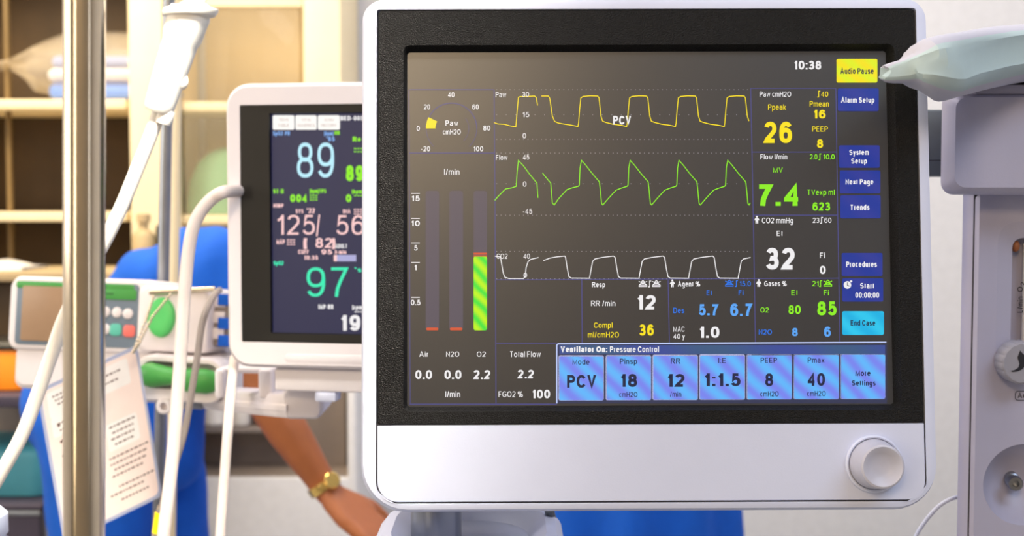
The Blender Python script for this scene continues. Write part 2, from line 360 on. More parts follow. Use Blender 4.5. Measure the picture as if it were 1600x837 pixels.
# ================================================================== SETTING
def struct(name, mb, m, **k):
    o = mb.build(name, m, None, **k); return tag(o, kind='structure')
mb = MB(); mb.add([(-3, -1.8, 0), (3, -1.8, 0), (3, 3.7, 0), (-3, 3.7, 0), (-3, -1.8, -.05), (3, -1.8, -.05), (3, 3.7, -.05), (-3, 3.7, -.05)],
   [[0, 1, 2, 3], [7, 6, 5, 4], [0, 4, 5, 1], [1, 5, 6, 2], [2, 6, 7, 3], [3, 7, 4, 0]]); struct('floor', mb, M['floor'], smooth=0)
def wbox(x0, x1, y0, y1, z0, z1, b=0.003):
    m = MB(); m.box(x0, x1, z0, z1, -y1, -y0, b); return m.xf(frame((0, 0, 0)))
struct('wall_back', wbox(-3, 3, 3.6, 3.7, 0, 2.75), M['wall'])
struct('wall_left', wbox(-3.1, -3, -1.8, 3.7, 0, 2.75), M['wall'])
struct('wall_right', wbox(3, 3.1, -1.8, 3.7, 0, 2.75), M['wall'])
struct('wall_front', wbox(-3, 3, -1.9, -1.8, 0, 2.75), M['wallw'])
struct('ceiling', wbox(-3, 3, -1.8, 3.7, 2.7, 2.78), M['ceil'])
struct('baseboard_back', wbox(-3, 3, 3.585, 3.6, 0, 0.1), M['cart'])

# ================================================================== VENTILATOR MONITOR (the main thing)
OM = P(1010, 340, 1) ; OM = CAM + ray(1010, 340) * 0.815
RM = rot(6.329, -0.343, 0.205)
MON = thing('ventilator_monitor', 'large white ventilator monitor with black bezel and lit waveform screen in the foreground', 'monitor', frame(OM, RM))
def plane_map(O, R, w):
    n = R.col[2]; q = O + n * w; Rt = R.transposed()
    def f(px, py):
        d = ray(px, py); t = (q - CAM).dot(n) / d.dot(n); l = Rt @ (CAM + d * t - O); return (l.x, l.y)
    return f
b = MB()
U0, U1, V0, V1 = -0.1822, 0.1834, -0.1862, 0.1432
RB = (0.028, 0.026, 0.014, 0.014)
b.lrr([(U0 + .02, U1 - .02, V0 + .02, V1 - .02, .03, -.062), (U0 + .008, U1 - .008, V0 + .008, V1 - .008, .03, -.058), (U0 + .001, U1 - .001, V0 + .001, V1 - .001, RB, -.04),
       (U0, U1, V0, V1, RB, -.012), (U0 + .0006, U1 - .0006, V0 + .0012, V1 - .0006, RB, -.006), (U0 + .0024, U1 - .0024, V0 + .0030, V1 - .0024, RB, 0.0004),
       (U0 + .005, U1 - .005, V0 + .0050, V1 - .005, RB, .0012),
       (-.1718, .1746, -.1795, .1345, (.014, .013, .002, .002), .0012), (-.1718, .1746, -.1795, .1345, (.014, .013, .002, .002), -.006)], n=8)
b.use(1); b.lrr([(-.1716, .1744, -.1793, -.1290, (.0135, .0125, .001, .001), -.003), (-.1716, .1744, -.1793, -.1290, (.0135, .0125, .001, .001), .0003)], n=8)
for k in range(5):   # vent slots under the front edge
    b.lrr([(-.052 + k * .0125, -.0425 + k * .0125, V0 + .0020, V0 + .0036, .0008, -.0055), (-.052 + k * .0125, -.0445 + k * .0125, V0 + .0020, V0 + .0036, .0008, -.0036)])
b.build('housing', [M['white'], M['groove']], MON)
b = MB(); b.lrr([(-.1708, .1737, -.1302, .1337, .0022, -.006), (-.1708, .1737, -.1302, .1337, .0022, .0006), (-.1702, .1731, -.1296, .1331, .002, .0014),
                 (-.1545, .1600, -.1222, .1112, .004, .0014), (-.1540, .1595, -.1217, .1106, .0036, .0006), (-.1527, .1566, -.1192, .1082, .002, -.0052), (-.1527, .1566, -.1192, .1082, .002, -.007)], n=4)
b.build('bezel', M['black'], MON)
b = MB(); b.lrr([(-.1709, .1738, -.1786, -.1308, (.013, .012, .0006, .0006), -.002), (-.1709, .1738, -.1786, -.1308, (.013, .012, .0006, .0006), .0007), (-.1705, .1734, -.1782, -.1312, (.0125, .0115, .0006, .0006), .0013)], n=8)
b.build('lower_panel', M['white'], MON)
# control knob
f0 = plane_map(OM, RM, 0.001)
ku, kv = f0(1364.5, 724)
kn = MB(); kn.lathe([(.0172, .000), (.0180, .0006), (.0180, .0022), (.0170, .0030), (.0162, .0026), (.0160, .001)], (ku, kv, .001), (0, 0, 1), 48)
k1 = kn.build('knob', M['white'], MON)
kn = MB(); kn.lathe([(.0156, .001), (.0156, .004), (.0148, .0065), (.0138, .0190), (.0134, .0206), (.0122, .0213), (.0108, .0208), (.0085, .0188), (.005, .0174), (0.0001, .0170)], (ku, kv, .001), (0, 0, 1), 48)
kn.build('dial', M['knob'], k1)

# ---- screen
WS = -.0058
fs_ = plane_map(OM, RM, WS + .0003)
b = MB(); b.lrr([(-.1527, .1566, -.1192, .1082, .001, WS - .002), (-.1527, .1566, -.1192, .1082, .001, WS)], n=2)
SCR = b.build('screen', M['screen'], MON, smooth=0)
w1, w2, w3 = WS + .00015, WS + .0003, WS + .00045
CL = [WHT, YEL, GRN, BLU, LBL, CYA, INK, LINE, (150, 148, 160), (250, 250, 255)]
CI = {c: i for i, c in enumerate(CL)}
EM = [em(c) for c in CL]
BO = 0.018
def readout(name, rows, extra=None, par=SCR, label=None):
    t = MB()
    for (s, x0, x1, y0, y1, c, bold) in rows: text(t, s, x0, x1, y0, y1, fs_, w3, BO if bold == 1 else (0.002 if bold == 0 else bold), CI[c])
    if extra: extra(t)
    o = t.build(name, EM, par, smooth=0)
    if label: o['label'] = label
    return o
def step_icon(t, x, y, c, h=9):    # the limit mark between two alarm values
    stroke(t, [(x - 2.2, y + h / 2), (x, y + h / 2), (x, y - h / 2), (x + 2.4, y - h / 2)], 1.3, fs_, w3, CI[c])
def person_icon(t, x, y, c=WHT):
    rect(t, x - 1.6, x + 1.6, y - 6, y - 3, fs_, w3, 1.4, CI[c])
    t.use(CI[c])
    for q in ([(x - 4.2, y + 1), (x - 2.2, y - 2.8), (x + 2.2, y - 2.8), (x + 4.2, y + 1)], [(x - 2.2, y), (x + 2.2, y), (x + 2, y + 6), (x + .4, y + 6), (x, y + 2), (x - .4, y + 6), (x - 2, y + 6)]):
        t.poly([(*fs_(*p), w3) for p in q])
def bell_icon(t, x, y, c):         # crossed-out alarm bell
    k = CI[c]
    stroke(t, [(x - 6, y + 2.2), (x + 6, y + 2.2), (x + 6, y + 4.6), (x - 6, y + 4.6), (x - 6, y + 2.2)], 1.1, fs_, w3, k)
    stroke(t, [(x - 4.4, y + 2), (x - 2, y - 3), (x, y - 5), (x + 2, y - 3), (x + 4.4, y + 2)], 1.3, fs_, w3, k)
    stroke(t, [(x - 6.5, y - 3.5), (x + 5.5, y + 1.5)], 1.2, fs_, w3, k); stroke(t, [(x + 6.5, y - 3.5), (x - 5.5, y + 1.5)], 1.2, fs_, w3, k)

# ruling lines and dotted grid
g = MB()
def ln(*p, w=1.3, c=LINE): stroke(g, p, w, fs_, w1, CI[c])
ln((640, 140), (772, 140)); ln((640, 239), (772, 239)); ln((772, 140), (773.5, 330), (775, 632))
ln((640, 631), (870, 631)); ln((775, 536), (870, 536)); ln((639, 140), (641, 631), w=1)
ln((1173, 138), (1177, 336), (1180.5, 536)); ln((1306, 138), (1309, 336), (1312.5, 534))
ln((1173, 138), (1306, 138), w=1); ln((1174, 237.5), (1307, 237.5)); ln((1177, 336), (1309, 336)); ln((775, 437), (1311, 434.5))
ln((909, 437), (909.5, 536)); ln((1044, 437), (1046, 536))
ln((640, 631.5), (870, 631.5), w=1)
g2 = CI[(150, 148, 160)]
for y, st in ((140, 7), (179, 15), (217.5, 7), (239, 7), (287, 15), (336, 7), (392.5, 7), (435.5, 7)): dots(g, 776, 1171, y, st, fs_, w1, g2, 0.6)
g.build('grid_lines', EM, SCR, smooth=0)
# waveforms
def wave(name, segs, c, wd=1.35):
    t = MB()
    for s_ in segs: stroke(t, s_, wd, fs_, w2, CI[c])
    t.build(name, EM, SCR, smooth=0)['label'] = {YEL: 'yellow airway pressure trace', GRN: 'green flow trace', WHT: 'white carbon dioxide trace'}[c]
s1 = [(772, 191.4), (778, 193.5), (788, 194), (797, 196.5), (806, 198), (808, 173), (810, 152), (813, 150.8), (824, 150.5), (835.5, 150), (838, 152.5), (840, 164.6)]
s2 = [(846, 150), (857, 150), (859, 153.6), (863, 181), (866.6, 189.5), (872, 192), (883, 194), (893, 195.5)]
for k in range(4):
    x = 904 + 76.2 * k
    s2 += [(x - 1, 197.5), (x, 192), (x + 1.5, 172), (x + 3.5, 153), (x + 7, 150.6), (x + 18, 149.7), (x + 30, 150), (x + 32, 153)]
    s2 += [(x + 35, 181), (x + 37.5, 189)] + ([(x + 42, 191), (x + 54, 194), (x + 66, 195.5)] if k < 3 else [])
wave('waveform', [s1, s2], YEL)
s1 = [(773, 313), (778, 307), (785, 300), (790, 295), (799, 293.5), (806.5, 291), (808, 268), (810, 250.5), (818, 259), (826, 270), (834, 280), (839, 286), (840.5, 309)]
s2 = [(847.5, 270), (853, 277), (860.5, 286), (863, 317), (866, 320), (873, 310), (886, 296), (895, 293)]
for k in range(4):
    x = 904.5 + 76.2 * k
    s2 += [(x - 1, 291), (x + .6, 289), (x + 1.8, 262), (x + 4, 250.5), (x + 10, 257), (x + 20, 270), (x + 26, 277), (x + 32, 284), (x + 33.5, 297), (x + 35.5, 318), (x + 37.5, 320)]
    s2 += [(x + 46, 310), (x + 58, 297), (x + 67, 293.5)] if k < 3 else [(x + 39, 317)]
wave('waveform', [s1, s2], GRN)
s1 = [(773.5, 400), (782, 401), (784, 413), (786.5, 427), (789, 433), (795, 435), (818, 435), (820.5, 432), (822, 418), (825, 408.6), (829, 405), (841.5, 402)]
s2 = [(849, 407), (859, 403), (870, 401), (882.5, 399.7)]
for k in range(4):
    x = 882.5 + 77.4 * k
    s2 += [(x + 1.2, 402), (x + 4, 420), (x + 6.5, 432), (x + 10, 434.3), (x + 38.5, 434.6), (x + 41, 421), (x + 43.5, 408), (x + 47, 404.3), (x + 58, 402)]
    if k < 3: s2 += [(x + 76, 399.7)]
s2 = [p for p in s2 if p[0] < 1177]
wave('waveform', [s1, s2], WHT)
# pressure gauge
t = MB()
def arc(a0, a1, r, n=40): return [(705.5 + r * math.cos(math.radians(a0 + (a1 - a0) * i / n)), 200.5 - r * math.sin(math.radians(a0 + (a1 - a0) * i / n))) for i in range(n + 1)]
stroke(t, arc(0, 180, 39.5), 1.4, fs_, w1, CI[LINE]); stroke(t, arc(-45, 0, 39.5), 0.8, fs_, w1, CI[LINE]); stroke(t, arc(-45, 35, 27), 0.6, fs_, w1, CI[LINE]); stroke(t, arc(180, 225, 39.5), 0.7, fs_, w1, CI[LINE])
t.use(CI[YEL]); t.poly([(*fs_(*p), w2) for p in arc(180, 154, 40, 6) + arc(154, 180, 25, 6)])
for r in [('40', 700, 710, 144, 152), ('20', 662, 672, 163, 171), ('60', 738, 748, 163, 171), ('0', 651, 656, 196.5, 204.5), ('80', 755, 766, 196, 204), ('-20', 658, 672, 228.5, 236.5), ('100', 740, 755, 228.5, 236.5), ('Paw', 696, 716, 188, 196.5), ('cmH2O', 692, 720, 202, 210)]:
    text(t, *r, fs_, w3, 0.008, CI[WHT])
t.build('pressure_gauge', EM, SCR, smooth=0)
# gas flow bars
for (x0, x1, fill) in ((665, 686, 0), (702, 723.5, 0), (740, 761, 1)):
    t = MB(); rect(t, x0, x1, 298, 516, fs_, w1, 4, 0)
    if fill: rect(t, x0, x1, 400, 516, fs_, w2, 3, 1); rect(t, x0, x1, 394.5, 397.5, fs_, w2, 0, 2); rect(t, x0, x1, 398.6, 401, fs_, w2, 0, 2)
    else: rect(t, x0 + 1, x1 - 1, 511.5, 516, fs_, w2, 2, 2)
    t.build('flow_bar', [M['barbg'], M['barg'], M['barr']], SCR, smooth=0)
def scl(t):
    for (s, x0, x1, y) in (('15', 643, 656, 302), ('10', 642.5, 656, 341), ('5', 647, 652.5, 379.3), ('1', 647.5, 651, 410), ('0.5', 642, 657, 464.5)):
        text(t, s, x0, x1, y + 3.5, y + 12, fs_, w3, 0.01, CI[WHT]); stroke(t, [(642.5, y), (656, y)], 1.3, fs_, w3, CI[WHT])
readout('flow_scale', [('l/min', 694, 718, 264, 273, WHT, 0)], scl)
readout('gas_readout', [('Air', 655, 669, 549, 557, WHT, 0), ('N2O', 697, 717.5, 549, 557, WHT, 0), ('O2', 745, 759, 549, 557, WHT, 0), ('0.0', 649, 675, 578, 592, WHT, 1), ('0.0', 694.5, 721, 578, 592, WHT, 1), ('2.2', 739, 766, 578, 592, WHT, 1), ('l/min', 696, 719, 611, 620, WHT, 0)])
readout('total_flow_readout', [('Total Flow', 797, 845, 548.5, 557.5, WHT, 0), ('2.2', 808, 834, 577.5, 591, WHT, 1), ('FGO2 %', 779, 817, 611, 620, WHT, 0), ('100', 832, 859.5, 608.5, 622, WHT, 1)])
readout('pressure_scale', [('Paw', 774.5, 791, 143.5, 152, WHT, 0), ('30', 816, 826.5, 143.5, 151, WHT, 0), ('15', 816.5, 827, 175, 183, WHT, 0), ('0', 816.5, 822, 208, 216, WHT, 0), ('PCV', 958, 986, 181, 194.5, WHT, 1)])
readout('flow_trace_scale', [('Flow', 775, 793, 242, 250, WHT, 0), ('45', 817, 827, 241.5, 249.5, WHT, 0), ('0', 817, 822.5, 283.5, 291.5, WHT, 0), ('-45', 817, 831.5, 326, 334, WHT, 0)])
readout('carbon_dioxide_scale', [('CO2', 776, 793, 396, 404, WHT, 0), ('40', 818, 828, 396, 404, WHT, 0), ('0', 818, 823.5, 426, 433.5, WHT, 0)])
readout('clock_readout', [('10:38', 1241, 1283, 95, 108.5, WHT, 1)])
readout('pressure_readout', [('Paw cmH2O', 1187, 1236, 143, 151, WHT, 0), ('40', 1283, 1294, 143, 151, YEL, 0), ('Ppeak', 1200, 1228, 163, 171.5, YEL, 0), ('Pmean', 1265, 1295, 158, 166.5, YEL, 0), ('16', 1271.5, 1290, 171.5, 185, YEL, 1),
    ('26', 1192, 1237.5, 190, 223.5, YEL, 1), ('PEEP', 1269, 1293.5, 197.5, 205.5, YEL, 0), ('8', 1276.5, 1286, 217.5, 231, YEL, 1)], lambda t: step_icon(t, 1279, 147, YEL))
readout('flow_readout', [('Flow l/min', 1188, 1230, 241, 249, WHT, 0), ('2.0', 1265, 1277, 241, 249, GRN, 0), ('10.0', 1286.5, 1304, 241, 249, GRN, 0), ('MV', 1208, 1223, 261.5, 269.5, GRN, 0), ('7.4', 1186, 1247, 288, 321.5, GRN, 1), ('TVexp ml', 1261.5, 1304, 296, 304.5, GRN, 0), ('623', 1269.5, 1297, 316, 329, GRN, 1)], lambda t: step_icon(t, 1281, 245, GRN))
def x1_(t): step_icon(t, 1283.5, 344, WHT); person_icon(t, 1182.5, 343)
readout('carbon_dioxide_readout', [('CO2 mmHg', 1190.5, 1239, 340, 348.5, WHT, 0), ('23', 1269.5, 1280, 340, 348, WHT, 0), ('60', 1288, 1299, 340, 348, WHT, 0), ('Et', 1213.5, 1222.5, 360.5, 368.5, WHT, 0), ('32', 1197, 1241.5, 387, 421, WHT, 1), ('Fi', 1281, 1289, 394.5, 403, WHT, 0), ('0', 1281, 1290, 415, 428, WHT, 1)], x1_)
def x2_(t): step_icon(t, 1282, 443, GRN); person_icon(t, 1185.5, 442); bell_icon(t, 1293.5, 442.5, GRN)
readout('gas_percent_readout', [('Gases %', 1194, 1229, 439, 447, WHT, 0.012), ('21', 1268.5, 1279, 439, 447, GRN, 0), ('Et', 1236.5, 1246, 453, 461, GRN, 0), ('Fi', 1287, 1295, 453, 461, GRN, 0), ('O2', 1188, 1201, 480, 488, GRN, 0), ('80', 1232, 1251, 476.5, 490.5, GRN, 1), ('85', 1277, 1307, 470.5, 492.5, GRN, 1),
    ('N2O', 1185.5, 1206, 514.5, 522.5, BLU, 0), ('8', 1237.5, 1246.5, 512, 525, LBL, 1), ('6', 1287.5, 1298, 510, 526, LBL, 1)], x2_)
def x3_(t): step_icon(t, 1150.5, 443, BLU); person_icon(t, 1050.5, 442.5); bell_icon(t, 1139.5, 442.5, BLU)
readout('agent_readout', [('Agent %', 1059, 1094, 439.5, 447.5, WHT, 0.012), ('15.0', 1155.5, 1173, 439, 447, BLU, 0), ('Et', 1104, 1112, 453.5, 461, BLU, 0), ('Fi', 1154, 1161.5, 453.5, 461, BLU, 0), ('Des', 1052, 1069, 480.5, 489, BLU, 0), ('5.7', 1092, 1123, 475, 492.5, LBL, 1), ('6.7', 1141, 1176, 474, 493.5, LBL, 1),
    ('MAC', 1052, 1069.5, 510, 518, WHT, 0), ('40 y', 1052, 1070, 521.5, 529, WHT, 0), ('1.0', 1093, 1124, 510, 527.5, WHT, 1)], x3_)
def x4_(t): bell_icon(t, 1004.5, 443, WHT); step_icon(t, 1015, 443.5, WHT); bell_icon(t, 1025.5, 443, WHT)
readout('breathing_readout', [('Resp', 925, 945.5, 440.5, 448.5, WHT, 0.012), ('RR /min', 923.5, 961.5, 469.5, 478, WHT, 0), ('12', 996, 1024.5, 461, 483.5, WHT, 1), ('Compl', 928, 957, 503.5, 512, YEL, 0), ('ml/cmH2O', 918.5, 967, 518.5, 527, YEL, 0), ('36', 999, 1021.5, 506.5, 524, YEL, 1)], x4_)
# touch buttons on the right
def button(x0, x1, y0, y1, mt, rows, c, extra=None, rim=None):
    t = MB()
    if rim is not None: t.use(len(EM) + 1); rect(t, x0 - .6, x1 + .6, y0 - 1.4, y1 + .6, fs_, w1, 3, len(EM) + 1); rect(t, x0 + .8, x1, y0 + .8, y1, fs_, w2, 2.5, len(EM))
    else: rect(t, x0, x1, y0, y1, fs_, w2, 2.5, len(EM))
    for (s, a, b_, y, y2, bold) in rows: text(t, s, a, b_, y, y2, fs_, w3, bold, CI[c])
    if extra: extra(t)
    return t.build('touch_button', EM + [mt, em((206, 206, 248))], SCR, smooth=0)
button(1307, 1371, 92, 129, M['btny'], [('Audio Pause', 1313, 1365, 106.5, 115.5, .014)], INK)
button(1309, 1373, 138, 173.5, M['btn'], [('Alarm Setup', 1314, 1366, 152, 160.5, .018)], WHT)
button(1311, 1374.5, 227, 262, M['btn'], [('System', 1327, 1357.5, 234, 242, .018), ('Setup', 1330, 1354.5, 247.5, 255.5, .018)], WHT)
button(1312, 1375.5, 266, 302, M['btn'], [('Next Page', 1321, 1364.5, 280, 288, .018)], WHT)
button(1313, 1376, 305, 341, M['btn'], [('Trends', 1329, 1358.5, 319.5, 328, .018)], WHT)
button(1315, 1379, 395, 431, M['btn'], [('Procedures', 1322, 1370, 408.5, 417, .018)], WHT)
def clock(t):
    t.use(CI[WHT]); t.poly([(*fs_(1324 + 6 * math.cos(a * .5236), 445 + 6 * math.sin(a * .5236)), w3) for a in range(12)])
    stroke(t, [(1324, 441), (1324, 445.5), (1327, 447)], 1.2, fs_, w3 + .0001, CI[INK]); rect(t, 1328, 1331.5, 438, 441, fs_, w3, 1, CI[WHT])
button(1316, 1380, 434.5, 471, M['btn'], [('Start', 1344, 1365.5, 442, 450.5, .018), ('00:00:00', 1336.5, 1373.5, 456.5, 465, .018)], WHT, clock)
button(1316, 1381, 486, 523, M['btnc'], [('End Case', 1329, 1367.5, 500, 508.5, .014)], INK)
# lower settings bar
t = MB(); rect(t, 870, 1386, 537, 630, fs_, w1, 0, len(EM)); rect(t, 874, 1383, 539, 553, fs_, w1 + .00005, 0, len(EM) + 1)
stroke(t, [(870, 630), (870, 539), (872, 537), (1385, 534.5)], 2.0, fs_, w2, len(EM) + 2)
text(t, 'Ventilator On:', 876, 949, 541, 550, fs_, w3, .03, CI[WHT]); text(t, 'Pressure Control', 953, 1029.5, 541, 550, fs_, w3, .012, CI[WHT])
t.build('settings_bar', EM + [em((50, 54, 84)), M['hdr'], em((190, 205, 252))], SCR, smooth=0)
bx = [(873, 943), (947, 1017), (1020, 1090), (1093, 1163.5), (1167, 1237), (1240, 1310.5), (1313.5, 1383)]
rows_ = [[('Mode', 894.5, 921, 561, 569.5, .004), ('PCV', 886, 931.5, 585.5, 605.5, .018)],
    [('Pinsp', 968.5, 995.5, 560, 568.5, .004), ('18', 970, 995.5, 584, 604, .018), ('cmH2O', 967.5, 996, 612, 620, .004)],
    [('RR', 1048, 1063, 559.5, 568, .004), ('12', 1043, 1069.5, 584, 604, .018), ('/min', 1047, 1064.5, 611.5, 619.5, .004)],
    [('I:E', 1122, 1134, 559, 567, .004), ('1:1.5', 1101, 1157, 583, 603, .018)],
    [('PEEP', 1188.5, 1214, 558.5, 566.5, .004), ('8', 1195.5, 1208, 583, 603, .018), ('cmH2O', 1188, 1216.5, 611, 619, .004)],
    [('Pmax', 1262, 1288, 558, 566.5, .004), ('40', 1262, 1289, 582.5, 602.5, .018), ('cmH2O', 1261, 1290, 610.5, 618.5, .004)],
    [('More', 1336.5, 1360, 578.5, 587, .014), ('Settings', 1331, 1368, 594, 602, .014)]]
for i, (a, b_) in enumerate(bx):
    button(a, b_, 556 - i * .5, 625 - i * .4, M['btn2'], rows_[i], INK, rim=1)

# ================================================================== MONITOR STAND
ST = P(733, 830, 0.88); ST.z = 0
SD = thing('monitor_stand', 'white swivel stand with steel neck under the large monitor', 'stand', frame(ST))
q = lambda px, py, Y: Matrix(frame(ST)).inverted() @ P(px, py, Y)
zt = P(700, 808, 0.9).z
b = MB(); pa = P(640, 820, .87).x - ST.x; pb = P(720, 820, .87).x - ST.x
b.lathe([((pb - pa) / 2, zt - .075), ((pb - pa) / 2, zt + .04), ((pb - pa) / 2 - .003, zt + .043)], ((pa + pb) / 2, 0, 0), (0, 1, 0), 32)
b.build('neck', M['steel'], SD)
ua, ub = P(584, 820, .88).x - ST.x, P(884, 820, .88).x - ST.x
b = MB()
secs = []
for (d, v) in ((.012, zt - .09), (.002, zt - .075), (0, zt - .05), (0, zt - .02), (.002, zt - .008), (.007, zt - .001), (.014, zt + .0005), (.022, zt - .006), (.026, zt - .012)):
    secs.append([(p[0], v, -p[1]) for p in rr(ua + d, ub - d, -.085 + d, .085 - d, .05, 8)])
b.loft(secs); b.build('yoke', M['white'], SD)
b = MB(); b.box(-.05, .05, .05, zt - .08, -.04, .04, .008, .02); b.build('column', M['greyblue'], SD)
b = MB(); b.box(-.10, .20, 0, .06, -.2, .16, .02, .03); b.build('base', M['greyblue'], SD)
b = MB(); b.box(-.05, .05, zt + .030, zt + .05, -.11, -.0, .005); b.box(-.04, .04, zt + .04, zt + .15, -.13, -.105, .005)
b.v = [(v[0], v[1], v[2]) for v in b.v]; b.build('tilt_bracket', M['steel'], SD)
# grey cable at the stand
c = MB(); c.tube(spline([P(858, 795, .905), P(862, 812, .91), P(872, 840, .915), P(878, 880, .93), P(880, 960, .95)]), .0036, 10)
tag(c.build('cable', M['slab']), 'short grey cable hanging down beside the white monitor stand', 'cable')

# ================================================================== ANAESTHESIA MACHINE (right)
YF = 0.93
AO = P(1700, 418, YF); AO.z = 0
AN = thing('anaesthesia_machine', 'grey lilac anaesthesia machine with flow tube and knob at right edge', 'medical machine', frame(AO))
def aq(px, py, Y=YF): v = frame(AO).inverted() @ P(px, py, Y); return v
def ax(px, py, w):
    d = ray(px, py); t = (AO.y - w) / d.y; v = CAM + d * t; return (v.x - AO.x, v.z)
x0 = aq(1522, 560).x; xr = x0 + .40; zt_ = aq(1550, 303).y
# front panel with a slot and a concave dish
b = MB()
b.lrr([(x0, xr, .2, zt_, .004, -.004), (x0 + .0006, xr, .2, zt_, .004, -.002), (x0 + .002, xr, .2, zt_, .004, 0)], cap0=False, cap1=False, n=4)
# front face tiled around slot and dish
sx0, sz1 = aq(1585, 372).x, aq(1585, 372).y; sz0 = aq(1585, 556).y; sx1 = sx0 + .026
dcx, dcz = aq(1600, 757).x, aq(1600, 757).y; dr = (aq(1600, 757).x - aq(1536, 757).x)
loopo = rr(x0 + .003, xr, .2, zt_, .004, 4)
midz = aq(1600, 640).y
def ring(b, ox0, ox1, oz0, oz1, inner):    # outer rectangle to inner loop, matched by angle
    cx = sum(p[0] for p in inner) / len(inner); cz = sum(p[1] for p in inner) / len(inner); L = []
    for (u, v, *_) in inner:
        du, dv = u - cx, v - cz; k = min(((ox1 - cx) / du if du > 1e-9 else 1e9), ((ox0 - cx) / du if du < -1e-9 else 1e9), ((oz1 - cz) / dv if dv > 1e-9 else 1e9), ((oz0 - cz) / dv if dv < -1e-9 else 1e9))
        L.append((cx + du * k, cz + dv * k, 0))
    for (X, Z) in ((ox0, oz0), (ox0, oz1), (ox1, oz0), (ox1, oz1)):   # keep the corners square
        i = min(range(len(L)), key=lambda i: (L[i][0] - X) ** 2 + (L[i][1] - Z) ** 2); L[i] = (X, Z, 0)
    b.loft([L, [(p[0], p[1], 0) for p in inner]], False, False)
def dense(l, n=4):
    out = []
    for i in range(len(l)):
        a, c = l[i], l[(i + 1) % len(l)]
        for k in range(n): out.append((a[0] + (c[0] - a[0]) * k / n, a[1] + (c[1] - a[1]) * k / n))
    return out
so = dense(rr(sx0 - .012, sx1 + .012, sz0 - .012, sz1 + .012, .014, 6)); si = dense(rr(sx0, sx1, sz0, sz1, .007, 6))
xm1, zm1 = sx1 + .04, sz0 - .03
ring(b, x0 + .002, xm1, zm1, zt_, so)
b.poly([(xm1, midz, 0), (xr, midz, 0), (xr, zt_, 0), (xm1, zt_, 0)]); b.poly([(x0 + .002, midz, 0), (xm1, midz, 0), (xm1, zm1, 0), (x0 + .002, zm1, 0)])
b.loft([[(p[0], p[1], 0) for p in so], [(p[0] * .5 + q_[0] * .5, p[1] * .5 + q_[1] * .5, -.0012) for p, q_ in zip(so, si)], [(p[0], p[1], -.0035) for p in si], [(p[0], p[1], -.016) for p in si]], False, True)
cir = [(dcx + dr * math.cos(2 * math.pi * i / 64), dcz + dr * math.sin(2 * math.pi * i / 64)) for i in range(64)]
xm2, zm2 = dcx + dr + .008, dcz - dr - .008
ring(b, x0 + .002, xm2, zm2, midz, cir)
b.poly([(xm2, .2, 0), (xr, .2, 0), (xr, midz, 0), (xm2, midz, 0)]); b.poly([(x0 + .002, .2, 0), (xm2, .2, 0), (xm2, zm2, 0), (x0 + .002, zm2, 0)])
b.loft([[(dcx + dr * k * math.cos(2 * math.pi * i / 64), dcz + dr * k * math.sin(2 * math.pi * i / 64), w) for i in range(64)] for k, w in ((1, 0), (.985, -.0012), (.85, -.008), (.6, -.016), (.3, -.021), (.12, -.022))], False, True)
b.build('front_panel', M['greyblue'], AN, smooth=40)
b = MB(); b.box(x0 - .0004, x0 + .005, .2, zt_ + .001, -.0060, -.0038, .0002); b.build('panel_seam', M['groove'], AN)
b = MB(); b.box(x0 - .0002, x0 + .0055, .19, zt_ + .001, -.030, -.0060, .0015); b.build('front_frame', M['greyblue'], AN)
xbk = P(1512, 400, AO.y + .36).x - AO.x
b = MB(); b.box(xbk, xr + .003, .12, zt_ + .14, -.36, -.030, .004); b.build('cabinet_body', M['greyblue'], AN)
b = MB(); b.box(x0 + .04, xr + .02, .0, .12, -.40, .03, .02); b.build('base', M['slab'], AN)
# lid with its thin top plate
lx, lz = aq(1480, 300, YF - .035).x, aq(1476, 304, YF - .035).y; lt = aq(1500, 145, YF - .035).y
b = MB(); b.lrr([(lx + .012, xr + .02, lz + .006, lt - .003, .008, .016), (lx + .003, xr + .02, lz + .002, lt - .001, (.009, .009, .006, .006), .018), (lx, xr + .02, lz, lt, (.009, .009, .006, .006), .021), (lx, xr + .02, lz, lt, (.009, .009, .006, .006), .025), (lx + .0015, xr + .02, lz + .0015, lt - .001, .008, .031), (lx + .005, xr + .02, lz + .005, lt - .003, .008, .035)], n=6)
b.box(lx + .030, xr + .02, lz + .003, lt - .002, -.031, .018, .002); b.build('lid', M['greyblue'], AN)
b = MB(); b.box(lx + .020, xr + .02, lt - .001, lt + .0065, -.04, .030, .002, .003); b.build('lid_plate', M['greyblue'], AN)
b = MB(); b.box(lx + .035, xr + .01, lt + .007, lt + .012, -.04, .030, .001, .003); b.build('gap_shade_strip', M['blackp'], AN)  # black strip standing in for the shade between bag and lid
